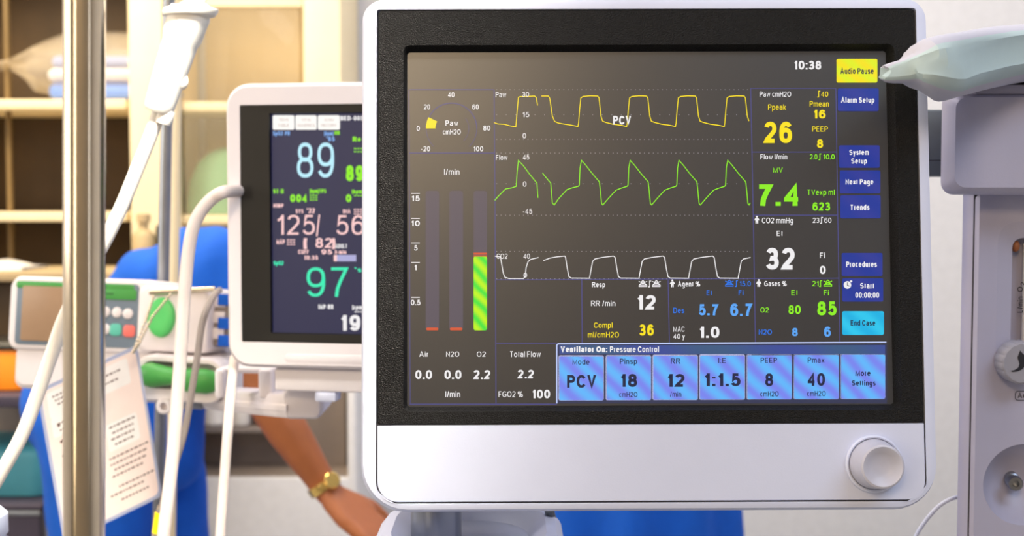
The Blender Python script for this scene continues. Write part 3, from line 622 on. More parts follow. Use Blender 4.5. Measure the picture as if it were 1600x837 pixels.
# flow tube inside the slot, float, scale writing
b = MB(); b.tube([((sx0 + sx1) / 2 + .003, sz0 + .01, -.008), ((sx0 + sx1) / 2 + .003, sz1 - .004, -.008)], .006, 16); b.build('flow_tube', M['milky'], AN)
b = MB(); b.ball((sx0 + .004, sz1 - .006, -.008), (.003, .0045, .004), 12, 8); b.build('tube_fitting', M['wood'], AN)
fa = lambda px, py: ax(px, py, .0005)
def rtext(mb, s, xb, y0, y1, xt, f, w, bold=0.006):   # text running upwards: baseline at xb, from y0 (start, low) to y1 (end, high), capitals reach xt
    vs, fs = glyphs(s, bold); a = min(x for x, _ in vs); bb = max(x for x, _ in vs)
    mb.add([(*f(xb + (y / CAP) * (xt - xb), y0 + (x - a) / (bb - a) * (y1 - y0)), w) for x, y in vs], fs)
t = MB(); fa2 = lambda px, py: ax(px, py, -.0030)
rtext(t, 'L/min', 1596.5, 488, 463, 1588, fa2, -.0010); rtext(t, 'O', 1596.5, 455.5, 447.5, 1588, fa2, -.0010); rtext(t, '2', 1599.5, 446, 440.5, 1593, fa2, -.0010)
t.build('scale_print', M['darkink'], AN, smooth=0)
# flow knob: scalloped
kx, kz = aq(1598, 567, YF - .015).x, aq(1598, 567, YF - .015).y
b = MB(); kr = aq(1598, 567, YF - .015).x - aq(1564, 567, YF - .015).x
prof = [(.92, .0), (1, .002), (1, .013), (.97, .0155), (.9, .0165), (.5, .0165), (.01, .0165)]
b.loft([[(kx + kr * r * (1 - (.035 if r > .6 else 0) * (math.cos(i * math.pi / 6) ** 8)) * math.cos(2 * math.pi * i / 96), kz + kr * r * (1 - (.035 if r > .6 else 0) * (math.cos(i * math.pi / 6) ** 8)) * math.sin(2 * math.pi * i / 96), h) for i in range(96)] for r, h in prof])
FK = b.build('flow_knob', M['knobg'], AN)
t = MB(); fk = lambda px, py: ax(px, py, .0168)
t.poly([(*fk(*p), .0168) for p in [(1594, 547), (1590, 558), (1593, 568), (1591, 574), (1585, 578), (1579, 579), (1582, 581), (1590, 580), (1597, 577), (1603, 570), (1603, 556), (1598, 552)]])
t.build('arrow_mark', M['darkink'], FK, smooth=0)
t = MB(); stroke(t, [(x, y) for x, y in rr(1586.5, 1625, 611, 625, 4, 4)] + [(1621, 611)], 1.2, fa, .0006); text(t, 'Aux', 1590, 1610, 613.5, 621.5, fa, .0006, .004)
t.build('port_label', M['darkink'], AN, smooth=0)
b = MB(); d0 = Vector((dcx, dcz, -.022)); d1 = Vector(((lambda a: (a.x, a.y))(aq(1592, 757, YF - .0))) + (0.0,))
b.lathe([(.0055, -.002), (.0055, .008), (.0042, .009), (.0042, .016), (.0055, .0165), (.0055, .0205), (.0048, .0215), (.0026, .0215), (.0024, .014)], (dcx - .001, dcz, -.022), (-.22, 0.02, 1), 24)
b.build('gas_outlet', M['steel'], AN)
b = MB(); av0 = aq(1440, 275, YF + .06).y; av1 = aq(1440, 171, YF + .06).y
b.box(aq(1300, 200, YF + .06).x, xr, av0, av1, -.10, -.06, .002); b.use(1); 
b.box(aq(1300, 200, YF + .06).x + .001, xr - .001, aq(1440, 251, YF + .06).y, aq(1440, 249.6, YF + .06).y, -.065, -.0598, .0003)
b.build('support_arm', [M['slab'], M['groove']], AN)

# wrapped bag lying on the lid, its neck in front of the monitor
b = MB(); loops = []
st_ = [ # px x, top y, bottom y, Y, half thickness
 (1380.5, 106, 124, .772, .004), (1383, 102, 129, .772, .006), (1395, 97, 130, .773, .008), (1410, 91, 130, .774, .010), (1419, 84, 130, .775, .013), (1424, 78, 132, .776, .017), (1432, 70, 138, .777, .020), (1444, 62, 143, .778, .023),
 (1455, 58, 150, .782, .026), (1470, 54.5, 156.5, .79, .028), (1480, 53, 158, .80, .032), (1500, 50, 150, .835, .04), (1540, 45, 139.5, .88, .05), (1580, 42.5, 131, .90, .052), (1620, 40, 126, .91, .052), (1680, 40, 126, .92, .05), (1740, 50, 124, .93, .04), (1770, 75, 115, .93, .015)]
for i, (px, t0, t1, Y, h) in enumerate(st_):
    c_ = P(px, (t0 + t1) / 2, Y); hz = (P(px, t0, Y).z - P(px, t1, Y).z) / 2; L = []
    for k in range(28):
        a = 2 * math.pi * k / 28; e = 0.75
        ca, sa = math.cos(a), math.sin(a)
        fold = 1 + .022 * math.sin(5 * a + i * .9) + .016 * math.sin(9 * a - i * 1.7)
        # a flat band along the front middle
        y_ = -h * (abs(ca) ** e) * (1 if ca > 0 else -1) * fold * (0.93 if abs(sa) < .35 else 1)
        L.append((c_.x + .002 * math.sin(3 * a + i), c_.y + y_, c_.z + hz * (abs(sa) ** .9) * (1 if sa > 0 else -1)))
    loops.append(L)
b.loft(loops)
for i_, f_ in enumerate(b.f):
    if len(f_) == 4: b.m[i_] = 0 if (f_[0] % 28) in (10, 11, 12, 13, 14, 15) or (f_[0] % 28) in (24, 25, 26, 27, 0, 1, 2) else 1
BG = b.build('wrapped_bag', [M['cloth'], M['wrapw']], smooth=28)
tag(BG, 'pale wrapped cloth bag lying on the grey machine, its neck over the monitor corner', 'bag')
# thin white cable, lower right
c = MB(); c.tube(spline([P(1425, 850, 1.0), P(1436, 828, 1.0), P(1452, 806, 1.0), P(1470, 788, 1.0), P(1492, 777, 1.0), P(1530, 770, 1.03)]), .0016, 10)
tag(c.build('cable', M['white']), 'thin white cable curving up to the grey machine at lower right', 'cable')

# ================================================================== PATIENT MONITOR (left, behind)
OP = CAM + ray(560, 350) * 1.15
RP = rot(0.09, 9.47, -0.09)
PM = thing('patient_monitor', 'smaller white patient monitor with navy vital signs screen behind the large monitor', 'monitor', frame(OP, RP))
a0, a1, c0, c1 = -.1262, .205, -.1326, .1278
b = MB(); b.lrr([(a0 + .025, a1 - .025, c0 + .025, c1 - .025, .03, -.075), (a0 + .012, a1 - .012, c0 + .012, c1 - .012, .03, -.068), (a0 + .0008, a1 - .0008, c0 + .001, c1 - .001, .022, -.03), (a0, a1, c0, c1, .022, -.010), (a0 + .001, a1 - .001, c0 + .001, c1 - .001, .021, -.004), (a0 + .004, a1 - .004, c0 + .004, c1 - .004, .019, 0),
     (-.1112, .188, -.1082, .1076, .001, 0), (-.1112, .188, -.1082, .1076, .001, -.005)], n=8)
b.build('housing', M['whitep'], PM)
b = MB(); b.box(-.07, .02, -.1262, -.1182, -.0005, .0004, .0003, .004); b.build('front_label', M['whitep'], PM)
b = MB(); b.lrr([(-.1110, .188, -.1080, .1074, .001, -.006), (-.1110, .188, -.1080, .1074, .001, -.0004), (-.0836, .166, -.1002, .1000, .001, -.0008), (-.0830, .166, -.0996, .0994, .001, -.0045)], cap1=False, n=3)
b.build('bezel', M['blackp'], PM)
w0 = -.0046
b = MB(); b.lrr([(-.0834, .166, -.1, .0998, .001, w0 - .002), (-.0834, .166, -.1, .0998, .001, w0)], n=2)
S2 = b.build('screen', M['screen2'], PM, smooth=0)
fp_ = plane_map(OP, RP, w0 + .0003); wp = w0 + .0003
C2 = [WHT, GRN, PINK, TEA, SKY, (120, 170, 235), (170, 170, 215), (190, 160, 150)]
E2 = [em(c, 1.0) for c in C2]
def read2(name, rows, extra=None):
    t = MB()
    for (s, x0, x1, y0, y1, ci, bold) in rows: text(t, s, x0, x1, y0, y1, fp_, wp, bold, ci)
    if extra: extra(t)
    return t.build(name, E2, S2, smooth=0)
def dash(t, x0, x1, y0, ci, n=3, dy=3.6):
    for k in range(n):
        for j in range(3): stroke(t, [(x0 + (x1 - x0) * j / 3, y0 + k * dy), (x0 + (x1 - x0) * (j + .75) / 3, y0 + k * dy)], 1.7, fp_, wp, ci)
for (x0, x1, r1, r2) in ((426, 460, 'TREND', 'TABLE'), (461.5, 495, 'VITAL', 'NUMERICS'), (496.5, 531, 'ALARM', 'HISTORY')):
    t = MB(); rect(t, x0, x1, 180, 202.6, fp_, wp - .0001, 2.5, 0); m_ = (x0 + x1) / 2
    text(t, r1, m_ - 7, m_ + 8, 185, 189, fp_, wp, 0, 7); text(t, r2, m_ - 1.7 * len(r2), m_ + 1.7 * len(r2), 193.5, 198, fp_, wp, 0, 7)
    t.build('touch_button', [em((252, 250, 246))] + E2[1:], S2, smooth=0)
read2('header_readout', [('BED-001', 532, 566, 181, 188, 0, .03)])
read2('pulse_readout', [('SpO2-PR', 426.5, 453, 205, 211.5, 5, .03), ('(bpm)', 506.5, 521, 205, 211.5, 5, .03), ('HR', 522.5, 531, 204.5, 210.5, 1, .03), ("'85", 510, 523, 213.5, 220.5, 5, .02), ('89', 464, 522, 222.7, 277.5, 4, -.004)])
read2('heart_rate_readout', [('Re', 551, 564, 213.5, 221, 1, .03), ('89', 540.5, 568, 258, 283, 1, .03)], lambda t: dash(t, 553, 568, 232, 1, 2, 5))
read2('segment_readout', [('ST-II', 427, 443, 295, 302, 1, .04), ('004', 453.5, 479, 303.5, 315.5, 1, .03), ('(bpm)VPS', 484, 509.5, 295, 301.5, 1, .03), ('0', 540.5, 549, 303.5, 315.5, 1, .03), ('(bpm)', 550, 568, 296, 302, 1, .03)], lambda t: (dash(t, 484, 497, 305, 1), dash(t, 553, 568, 305.5, 1, 1)))
def bar2(t):
    rect(t, 523, 556.5, 398, 408, fp_, wp - .0001, 0, 6); rect(t, 521.5, 526.5, 398, 408, fp_, wp, 1, 2); dash(t, 448.5, 462, 374.5, 2); stroke(t, [(499, 335), (495, 369)], 2.4, fp_, wp, 2); dash(t, 553, 567, 327, 2)
read2('blood_pressure_readout', [('NIBP', 427, 443, 318, 324, 2, .04), ('SYS', 462, 474, 326.5, 333, 2, .03), ("'22", 479.5, 492, 325, 333, 2, .03), ('DIA', 536, 547.5, 327, 333, 2, .03), ('125', 433, 492, 335.5, 366.5, 2, -.003), ('56', 525.5, 569, 336, 366.5, 2, -.003), ('MAP', 432, 445, 374, 381, 2, .04), ('(', 474, 480, 372, 386, 2, .01), ('82', 493, 519, 371.5, 387, 2, .01), (')', 518.5, 524, 372, 386, 2, .01),
    ('ADULT', 524, 542, 381, 387.5, 0, .03), ('CUFF', 466, 482, 390, 396.5, 2, .03), ('95', 502, 519, 389.5, 397, 2, .02), ('5 min', 523, 541, 390.5, 396.5, 2, .03), ('10:35', 475.5, 497, 399, 405.5, 2, .03)], bar2)
read2('oxygen_readout', [('SpO2', 427.5, 443, 407.5, 414, 3, .04), ('97', 479, 545, 417.5, 463.5, 3, -.005), ("'s", 554, 565, 417.5, 425, 3, .02)])
read2('respiration_readout', [('IMP-RR', 497.5, 521, 475.5, 482.5, 0, .04), ('(rpm)', 550.5, 569, 476.5, 483, 0, .03), ('19', 533, 563, 492, 516.5, 0, .02)], lambda t: dash(t, 554, 567, 487, 0, 1))
b = MB(); b.box(-.085, .17, c0 - .022, c0 - .0005, -.07, -.012, .003); b.build('foot_plate', M['whitep'], PM)
b = MB(); b.box(-.046, -.026, c0 - .031, c0 - .022, -.03, -.012, .002); b.build('foot_latch', M['white'], PM)
# bracket under it, holding it to the pole
BO_ = P(262, 640, 1.5); BO_.z = P(420, 640, 1.2).z
BR = thing('monitor_bracket', 'white bracket rail with open windows under the smaller patient monitor', 'bracket', frame(BO_))
def bq(px, py, Y): return frame(BO_).inverted() @ P(px, py, Y)
b = MB()
for (y0, y1, Yn, Yf, px0, px1) in ((612, 655, 1.19, 1.26, 300, 460),):
    p0 = bq(px0, (y0 + y1) / 2, 1.30); p1 = bq(px1, 0, Yn)
    L = []
    for (px, yt, yb, Y) in ((300, 606, 636, 1.42), (345, 611, 643, 1.34), (400, 614.5, 649, 1.25), (448, 617, 654, 1.20)):
        A = bq(px, yt, Y); Bm = bq(px, yb, Y); h = A.y - Bm.y
        L.append([(A.x, A.y - .001, A.z - .04), (A.x, A.y, A.z - .02), (A.x, A.y, A.z - .003), (A.x, A.y - .003, A.z), (A.x, Bm.y + h * .62, Bm.z), (A.x, Bm.y + h * .56, Bm.z + .004), (A.x, Bm.y + h * .35, Bm.z + .004), (A.x, Bm.y + h * .3, Bm.z), (A.x, Bm.y + .004, Bm.z), (A.x, Bm.y, Bm.z - .004), (A.x, Bm.y, Bm.z - .04)])
    b.loft(L)
b.build('rail', M['whitep'], BR)
e0 = bq(447, 656, 1.20); e1 = bq(502, 600, 1.20)
b = MB(); b.box(e0.x - .004, e1.x, e0.y, bq(470, 606, 1.2).y, e0.z - .08, e0.z + .001, .008, .008); b.build('end_block', M['whitep'], BR)
for (pa_, pb_) in ((404, 424), (336, 349)):
    b = MB(); l0 = bq(pa_, 622, 1.235); l1 = bq(pb_, 577, 1.235); b.box(l0.x, l1.x, l0.y, l1.y, l0.z - .03, l0.z + .002, .003); b.build('upright', M['whitep'], BR)
b = MB(); l0 = bq(345, 583, 1.25); l1 = bq(440, 574, 1.25); b.box(l0.x, l1.x, l0.y, l1.y, l0.z - .03, l0.z + .002, .003); b.build('top_bar', M['whitep'], BR)
b = MB(); l0 = bq(255, 628, 1.42); l1 = bq(310, 606, 1.3); b.box(-.02, l1.x, l0.y, l1.y, -.02, .085, .004); b.build('clamp_block', M['whitep'], BR)

# ================================================================== POLES
def infusion_pole(name, label, px, Y, rad, m, ztop, reach=.2, turn=.3):
    q0 = P(px[0], 0, Y); q1 = P(px[1], 837, Y); d = (q0 - q1) / (q0.z - q1.z)
    foot = q1 - d * (q1.z - 0.06); top = q0 + d * (ztop - q0.z)
    R = thing(name, label, 'pole', frame((foot.x, foot.y, 0)))
    b = MB(); b.tube([foot, foot * .7 + top * .3, foot * .3 + top * .7, top], rad, 32); b.build('shaft', m, R, world=True)
    b = MB(); b.lathe([(.03, .04), (.032, .05), (.032, .085), (.026, .095)], (foot.x, foot.y, 0), (0, 0, 1), 24); b.build('hub', M['slab'], R, world=True)
    for k in range(5):
        a = 2 * math.pi * k / 5 + turn; e = Vector((foot.x + reach * math.cos(a), foot.y + reach * math.sin(a), .05))
        b = MB(); b.tube([Vector((foot.x, foot.y, .065)), e], [.014, .010], 10); lg = b.build('leg', m, R, world=True)
        b = MB(); b.lathe([(.018, -.01), (.022, -.006), (.022, .006), (.018, .01)], (e.x, e.y, .0225), (math.cos(a + 1.57), math.sin(a + 1.57), 0), 16); b.build('caster', M['blackp'], lg, world=True)
    for s in (-1, 1):
        b = MB(); b.tube(spline([top, top + Vector((s * .05, 0, .03)), top + Vector((s * .09, 0, .02)), top + Vector((s * .10, 0, .05))]), .004, 10); b.build('hook', m, R, world=True)
    return R
infusion_pole('infusion_pole', 'thick shiny steel pole standing in the left foreground', (132, 131.5), .60, .0096, M['chrome'], 1.75)
infusion_pole('infusion_pole', 'thinner steel pole rising behind the drip chamber and infusion pump', (264, 247), 1.50, .0068, M['steel'], 1.95, .085, .94)
infusion_pole('infusion_pole', 'cream coloured pole just right of the thinner steel pole', (278, 267), 1.68, .0062, M['cream'], 1.90, .085, .31)

# ================================================================== DRIP CHAMBER + TUBING
YI = .66
def ipt(px, py, Y=YI): return P(px, py, Y)
A_ = ipt(298, 16); B_ = ipt(246, 176)
DC = thing('drip_chamber', 'translucent white drip chamber on tubing hanging beside the steel pole', 'drip chamber', frame(B_))
axv = (A_ - B_).normalized(); Ln = (A_ - B_).length; s_ = YI / 2000
b = MB(); b.lathe([(.0001, 0), (20 * s_, .0002), (23 * s_, .002), (23.5 * s_, .006), (25 * s_, Ln * .3), (27 * s_, Ln * .60), (27.5 * s_, Ln * .68), (30.5 * s_, Ln * .74), (31.5 * s_, Ln * .90), (33 * s_, Ln * .95), (30 * s_, Ln), (.0001, Ln)], B_, axv, 36)
b.build('chamber', M['plastic_clear'], DC, world=True)
sd = axv.cross(Vector((0, 1, 0))).normalized()
if sd.x < 0: sd = -sd
b = MB(); b.lathe([(28 * s_, -.001), (40 * s_, 0), (42.5 * s_, .002), (41.5 * s_, .0036), (30 * s_, .0045), (17 * s_, .007), (12 * s_, .008)], A_ - axv * .003, axv, 36, ref=(1, 0, 0))
b.build('flange', M['plastic_clear'], DC, world=True)
b = MB(); b.ball(ipt(281, 127), (13.5 * s_, 9 * s_, 14.5 * s_), 20, 12); b.build('vent_port', M['plastic_clear'], DC, world=True)
b = MB(); b.lathe([(13 * s_, -.0045), (14 * s_, -.003), (14 * s_, .002), (13 * s_, .003)], B_ + sd * 12 * s_, axv, 24); b.build('outlet', M['plastic_clear'], DC, world=True)
c = MB(); c.tube(spline([ipt(333, -60), ipt(321, -25), ipt(311, 0), ipt(303, 14)]), .0036, 14)
tag(c.build('infusion_tube', M['milky']), 'short clear tube entering the top of the drip chamber', 'tube')
c = MB(); c.tube(spline([ipt(248, 176), ipt(236, 210), ipt(215, 262), ipt(192, 318), ipt(166, 372), ipt(132, 432), ipt(100, 498), ipt(80, 555), ipt(60, 612), ipt(34, 680), ipt(-4, 748), ipt(-40, 810), ipt(-60, 880)]), .0036, 16)
tag(c.build('infusion_tube', M['milky']), 'long clear tube running down leftwards from drip chamber behind the steel pole', 'tube')

# ================================================================== INFUSION PUMP + CLAMP
YP = 1.36
IO = P(180, 610, YP)
RI = rot(6, 8, -1.2)
IP = thing('infusion_pump', 'white infusion pump with tan display and green header strip behind the steel pole', 'infusion pump', frame(IO, RI))
fi = plane_map(IO, RI, 0.0)
def ibox(px0, px1, py0, py1, w0, w1, bb, r, m, name, par=IP, **k):
    b = MB(); fz = plane_map(IO, RI, w1); xa, va = fz(px0, (py0 + py1) / 2); xb, _ = fz(px1, (py0 + py1) / 2); _, v1 = fz((px0 + px1) / 2, py0); _, v0 = fz((px0 + px1) / 2, py1)
    b.box(xa, xb, v0, v1, w0, w1, bb, r); return b.build(name, m, par)
u0_, vt = fi(14, 430); u1_, _ = fi(246, 440); _, vb = fi(100, 550); _, vbb = fi(100, 612)
b = MB(); b.lrr([(u0_ + .02, u1_, vbb + .02, vt - .01, .01, -.09), (u0_ + .006, u1_, vb - .005, vt, .012, -.08), (u0_, u1_, vb, vt, .012, -.02), (u0_, u1_, vb, vt, .012, -.008), (u0_ + .003, u1_ - .001, vb + .003, vt - .003, .010, -.001), (u0_ + .006, u1_ - .003, vb + .006, vt - .006, .008, 0)], n=6)
b.build('housing', M['white2'], IP)
b = MB(); ul, _ = fi(8, 560); b.lrr([(u0_ + .012, u1_ - .004, vbb, vb + .006, .008, -.085), (u0_ + .006, u1_ - .002, vbb, vb + .006, .010, -.03), (u0_ + .008, u1_ - .003, vbb + .002, vb + .006, .010, -.010), (u0_ + .012, u1_ - .005, vbb + .006, vb + .004, .008, -.006)], n=6)
b.build('lower_shell', M['white2'], IP)
FPN = ibox(24, 216, 441, 541, -.001, .0012, .001, .005, M['slate'], 'front_panel')
ibox(25, 210, 441.5, 452, .0012, .002, .0003, .003, M['green'], 'header_strip')
DSP = ibox(33, 112, 447, 533, .0012, .0026, .0008, .002, M['lcd'], 'display')
ibox(162, 213, 452, 468, .0012, .0024, .0004, .002, M['green'], 'green_label')
t = MB(); fi3 = plane_map(IO, RI, .0026)
for k in range(3): stroke(t, [(166 + k * 4, 459), (168.5 + k * 4, 459)], 2.2, fi3, .0026)
t.build('label_print', M['darkink'], IP, smooth=0)
for (px, py, m) in ((166, 487, 'white2'), (184, 488, 'white2'), (201, 490, 'white2'), (166, 514, 'white2'), (182, 515, 'tealb'), (203, 517, 'red'), (150, 487, 'white2'), (150, 514, 'white2')):
    b = MB(); cx, cv = fi(px, py); big = m in ('tealb', 'red'); r_ = .0068 if big else .0045
    if big: b.box(cx - r_, cx + r_, cv - r_ * .95, cv + r_ * .95, .001, .003, .001, .004)
    else: b.lathe([(r_ * 1.25, 0), (r_ * 1.25, .0012), (r_, .002), (.0001, .0022)], (cx, cv, .0012), (0, 0, 1), 20)
    b.build('button', M[m], IP)
# side block with the green lever, the right plate and the chrome rod
b = MB(); s0, sv1 = fi(222, 446); s1, sv0 = fi(330, 552)
b.lrr([(s0, s1, sv0, sv1, .008, -.06), (s0, s1, sv0, sv1, .008, .006), (s0 + .002, s1 - .002, sv0 + .002, sv1 - .002, .008, .010), (s0 + .006, s1 - .006, sv0 + .006, sv1 - .006, .006, .012)], n=5); b.build('side_block', M['white2'], IP)
b = MB(); g0 = fi(260, 496); gx, gv = g0; b.lathe([(.0215, 0), (.0212, .003), (.0195, .006), (.015, .0075), (.007, .007), (.0001, .0066)], (gx, gv, .011), (0, 0, 1), 32); b.v = [((v[0] - gx) * .72 + gx, v[1], v[2]) for v in b.v]; b.build('release_lever', M['greenb'], IP)
b = MB(); r0, rv1 = fi(302, 462); r1, rv0 = fi(356, 542); b.box(r0, r1, rv0, rv1, -.05, -.004, .004); b.use(1)
for k in range(3): b.box(r0 + .010, r1 - .006, rv0 + .008 + k * .017, rv0 + .020 + k * .017, -.006, -.002, .001)
b.build('syringe_holder', [M['grey'], M['white2']], IP)
for (py) in (468, 505, 532):
    b = MB(); hx, hv = fi(346, py); b.box(hx - .004, hx + .012, hv - .006, hv + .006, -.006, .001, .001); b.build('blue_clip', M['scrub'], IP)
b = MB(); k0 = fi(243, 458); k1_ = fi(344, 452); b.tube([(k0[0], k0[1], .014), (k1_[0], k1_[1], .014)], .0028, 12); b.build('rod', M['chrome'], IP)
# green handled clamp below
CO = P(275, 640, 1.33); CP = thing('pole_clamp', 'white pole clamp with dark green handle below the infusion pump', 'clamp', frame(CO, rot(0, 4, -3)))
fc = plane_map(CO, rot(0, 4, -3), 0)
h0, hv1 = fc(214, 554); h1, hv0 = fc(346, 632)
b = MB(); b.lrr([(h0 + .004, h1 - .002, hv0, hv1, .014, -.07), (h0, h1, hv0, hv1, .014, -.06), (h0, h1, hv0, hv1, .014, -.003), (h0 + .001, h1 - .001, hv0 + .001, hv1 - .001, .014, 0), (h0 + .005, h1 - .004, hv0 + .013, hv1 - .005, .012, 0), (h0 + .006, h1 - .005, hv0 + .014, hv1 - .006, .011, -.02)], n=6)
b.build('shell', M['white2'], CP)
b = MB(); m0, mv1 = fc(220, 563); m1, mv0 = fc(343, 612); L = []
for i in range(14):
    t_ = i / 13; x = m0 + (m1 - m0) * t_; n_ = .82 + .18 * math.cos((t_ - .05) * 7) if t_ < .6 else .9 + .2 * (t_ - .6)
    e_ = min(1, .55 + 4 * min(t_, 1 - t_)); hh = (mv1 - mv0) / 2 * n_ * e_; cz = (mv0 + mv1) / 2 - .003 * (t_ > .5)
    L.append([(x, cz + hh * math.sin(a * math.pi / 8), .004 * e_ + .010 * math.cos(a * math.pi / 8) * e_) for a in range(16)])
b.loft(L); b.build('handle', M['green'], CP)
b = MB(); hx, hv = fc(257, 634); b.lathe([(.008, -.03), (.0085, .002), (.007, .004), (.004, .004), (.0035, -.004)], (hx, hv, 0), (0, 0, 1), 20); b.build('screw_boss', M['white2'], CP)
b = MB(); b.box(-.03, .01, -.01, .05, -.20, -.06, .004); b.build('jaw', M['steel'], CP)

# chain and hanging laminated card
YC = 1.27
CH = MB()
for (p_, q_) in (((268, 458), (238, 495)), ((238, 495), (218, 535)), ((218, 535), (207, 551)), ((240, 462), (228, 500)), ((228, 500), (207, 551))):
    a_, b2 = P(*p_, YC), P(*q_, YC); n_ = 9
    for i in range(n_): CH.ball(a_.lerp(b2, (i + .5) / n_), .0016, 8, 6)
tag(CH.build('bead_chain', M['chrome']), 'fine bead chain hanging from the pump rod to the card', 'chain')
K = [P(63, 612, 1.22), P(211, 545, 1.29), P(249, 772, 1.30), P(104, 842, 1.23)]
CD = thing('instruction_card', 'laminated pale pink instruction card hanging tilted behind the steel pole', 'card', frame(K[3]))
Bq = lambda s, t: (K[0].lerp(K[1], s)).lerp(K[3].lerp(K[2], s), t)
nrm = (K[1] - K[0]).cross(K[3] - K[0]).normalized()
if nrm.y > 0: nrm = -nrm
def cquad(b, s0, s1, t0, t1, h0, h1, rad=0.06, mi=0):
    b.use(mi); lp = rr(s0, s1, t0, t1, rad, 4); b.loft([[Bq(x, y) + nrm * h0 for x, y in lp], [Bq(x, y) + nrm * h1 for x, y in lp]])
b = MB(); cquad(b, -.03, 1.03, -.02, 1.02, -.0006, 0, .05); b.build('laminate', M['lam'], CD, world=True)
b = MB(); cquad(b, .0, 1.0, .005, .995, 0, .0002, .05, 0); cquad(b, .05, .9, .03, .2, .0002, .0004, .02, 1); cquad(b, .56, .9, .40, .58, .0002, .0004, .02, 1); cquad(b, .05, .45, .2, .33, .0002, .0004, .02, 1)
rnd = random.Random(3)
for (t0, s0, s1) in ((.06, .1, .3), (.09, .12, .32), (.12, .14, .36), (.08, .55, .8), (.13, .58, .78), (.245, .1, .5), (.29, .12, .45), (.36, .12, .5), (.42, .6, .85), (.46, .62, .84), (.50, .6, .86), (.54, .63, .8), (.62, .55, .95), (.66, .55, .92), (.70, .58, .9), (.74, .55, .88), (.82, .6, .95), (.86, .5, .85), (.91, .6, .9), (.46, .1, .5), (.50, .12, .48)):
    s = s0
    while s < s1:
        l = .015 + .03 * rnd.random(); cquad(b, s, s + l, t0, t0 + .011, .0004, .0005, .002, 2); s += l + .012
for (s, t0) in ((.10, .25), (.10, .36), (.12, .47)): cquad(b, s, s + .03, t0, t0 + .02, .0004, .0005, .01, 2)
b.build('printed_sheet', [M['card'], M['cardw'], M['ink']], CD, world=True)

# ================================================================== CABLES IN FRONT
YW = 1.14
c = MB(); c.tube(spline([P(372, 298, 1.17), P(350, 300, YW), P(333, 309, YW), P(316, 327, YW), P(303, 352, YW), P(295, 390, YW), (P(289, 450, YW)), P(283, 540, YW), P(276, 640, YW), P(267, 740, YW), P(255, 845, YW), P(252, 920, YW), P(250, 1100, YW)]), .0058, 14)
tag(c.build('cable', M['cable']), 'thick white cable arching down from the left side of the smaller monitor', 'cable')
c = MB(); c.tube(spline([P(366, 560, 1.22), P(362, 600, 1.16), P(357, 660, YW), P(351, 740, YW), P(344, 845, YW), P(342, 1000, YW)]), .0046, 12)
tag(c.build('cable', M['cable']), 'slim white cable hanging straight down under the smaller monitor', 'cable')
c = MB(); c.tube(spline([P(343, 453, 1.30), P(337, 458, 1.2), P(325, 478, 1.17), P(315, 510, 1.165), P(308, 560, 1.165), P(298, 620, 1.165), P(287, 680, 1.165), P(268, 740, 1.168), P(258, 770, 1.17), P(254, 790, 1.17)]), .0032, 12)
GC = tag(c.build('cable', M['grey']), 'thin grey cable hooked over the pump rod beside the white cable', 'cable')
c = MB(); c.tube([P(254, 790, 1.17), P(251, 800, 1.17)], .0045, 12); c.build('connector', M['chrome'], GC)
c = MB(); c.tube([P(251, 800, 1.17), P(246, 832, 1.17)], .0052, 12); c.build('yellow_sleeve', M['yellow'], GC)
c = MB(); c.tube(spline([P(246, 832, 1.17), P(244, 850, 1.17), P(242, 1000, 1.17)]), .0045, 12); c.build('lower_lead', M['grey'], GC)

# ================================================================== PEOPLE
def organic(name, mb, m, parent, voxel=.008, smooth=4, ripple=0, freq=30):
    me = bpy.data.meshes.new('tmp'); me.from_pydata(mb.v, [], mb.f); me.update()
    import bmesh
    bm = bmesh.new(); bm.from_mesh(me); bmesh.ops.recalc_face_normals(bm, faces=bm.faces[:]); bm.to_mesh(me); bm.free()
    o = bpy.data.objects.new('tmp', me); COL.objects.link(o)
    r = o.modifiers.new('r', 'REMESH'); r.mode = 'VOXEL'; r.voxel_size = voxel
    s = o.modifiers.new('s', 'SMOOTH'); s.iterations = smooth; s.factor = .5
    ev = o.evaluated_get(bpy.context.evaluated_depsgraph_get()); m2 = bpy.data.meshes.new_from_object(ev)
    bpy.data.objects.remove(o); bpy.data.meshes.remove(me)
    m2.name = name
    Mi = parent.matrix_basis.inverted()
    for v, nn in [(v, v.normal.copy()) for v in m2.vertices]:
        c = v.co
        if ripple: c = c + nn * ripple * (math.sin(c.z * freq + c.x * freq * 1.7 + 2 * math.sin(c.y * 9)) + .6 * math.sin(c.x * freq * 2.3 - c.z * freq * .7))
        v.co = Mi @ c
    m2.materials.clear(); m2.materials.append(m); m2.polygons.foreach_set('use_smooth', [True] * len(m2.polygons))
    ob = bpy.data.objects.new(name, m2); COL.objects.link(ob); ob.parent = parent; return ob
def limb(mb, pts, rad, n=16):
    pts = [Vector(p) for p in pts]
    for i in range(len(pts) - 1):
        k = 8; seg = [pts[i].lerp(pts[i + 1], j / k) for j in range(k + 1)]; mb.tube(seg, [rad[i] + (rad[i + 1] - rad[i]) * j / k for j in range(k + 1)], n)
    for p, r in zip(pts, rad): mb.ball(p, r * .995, 16, 10)
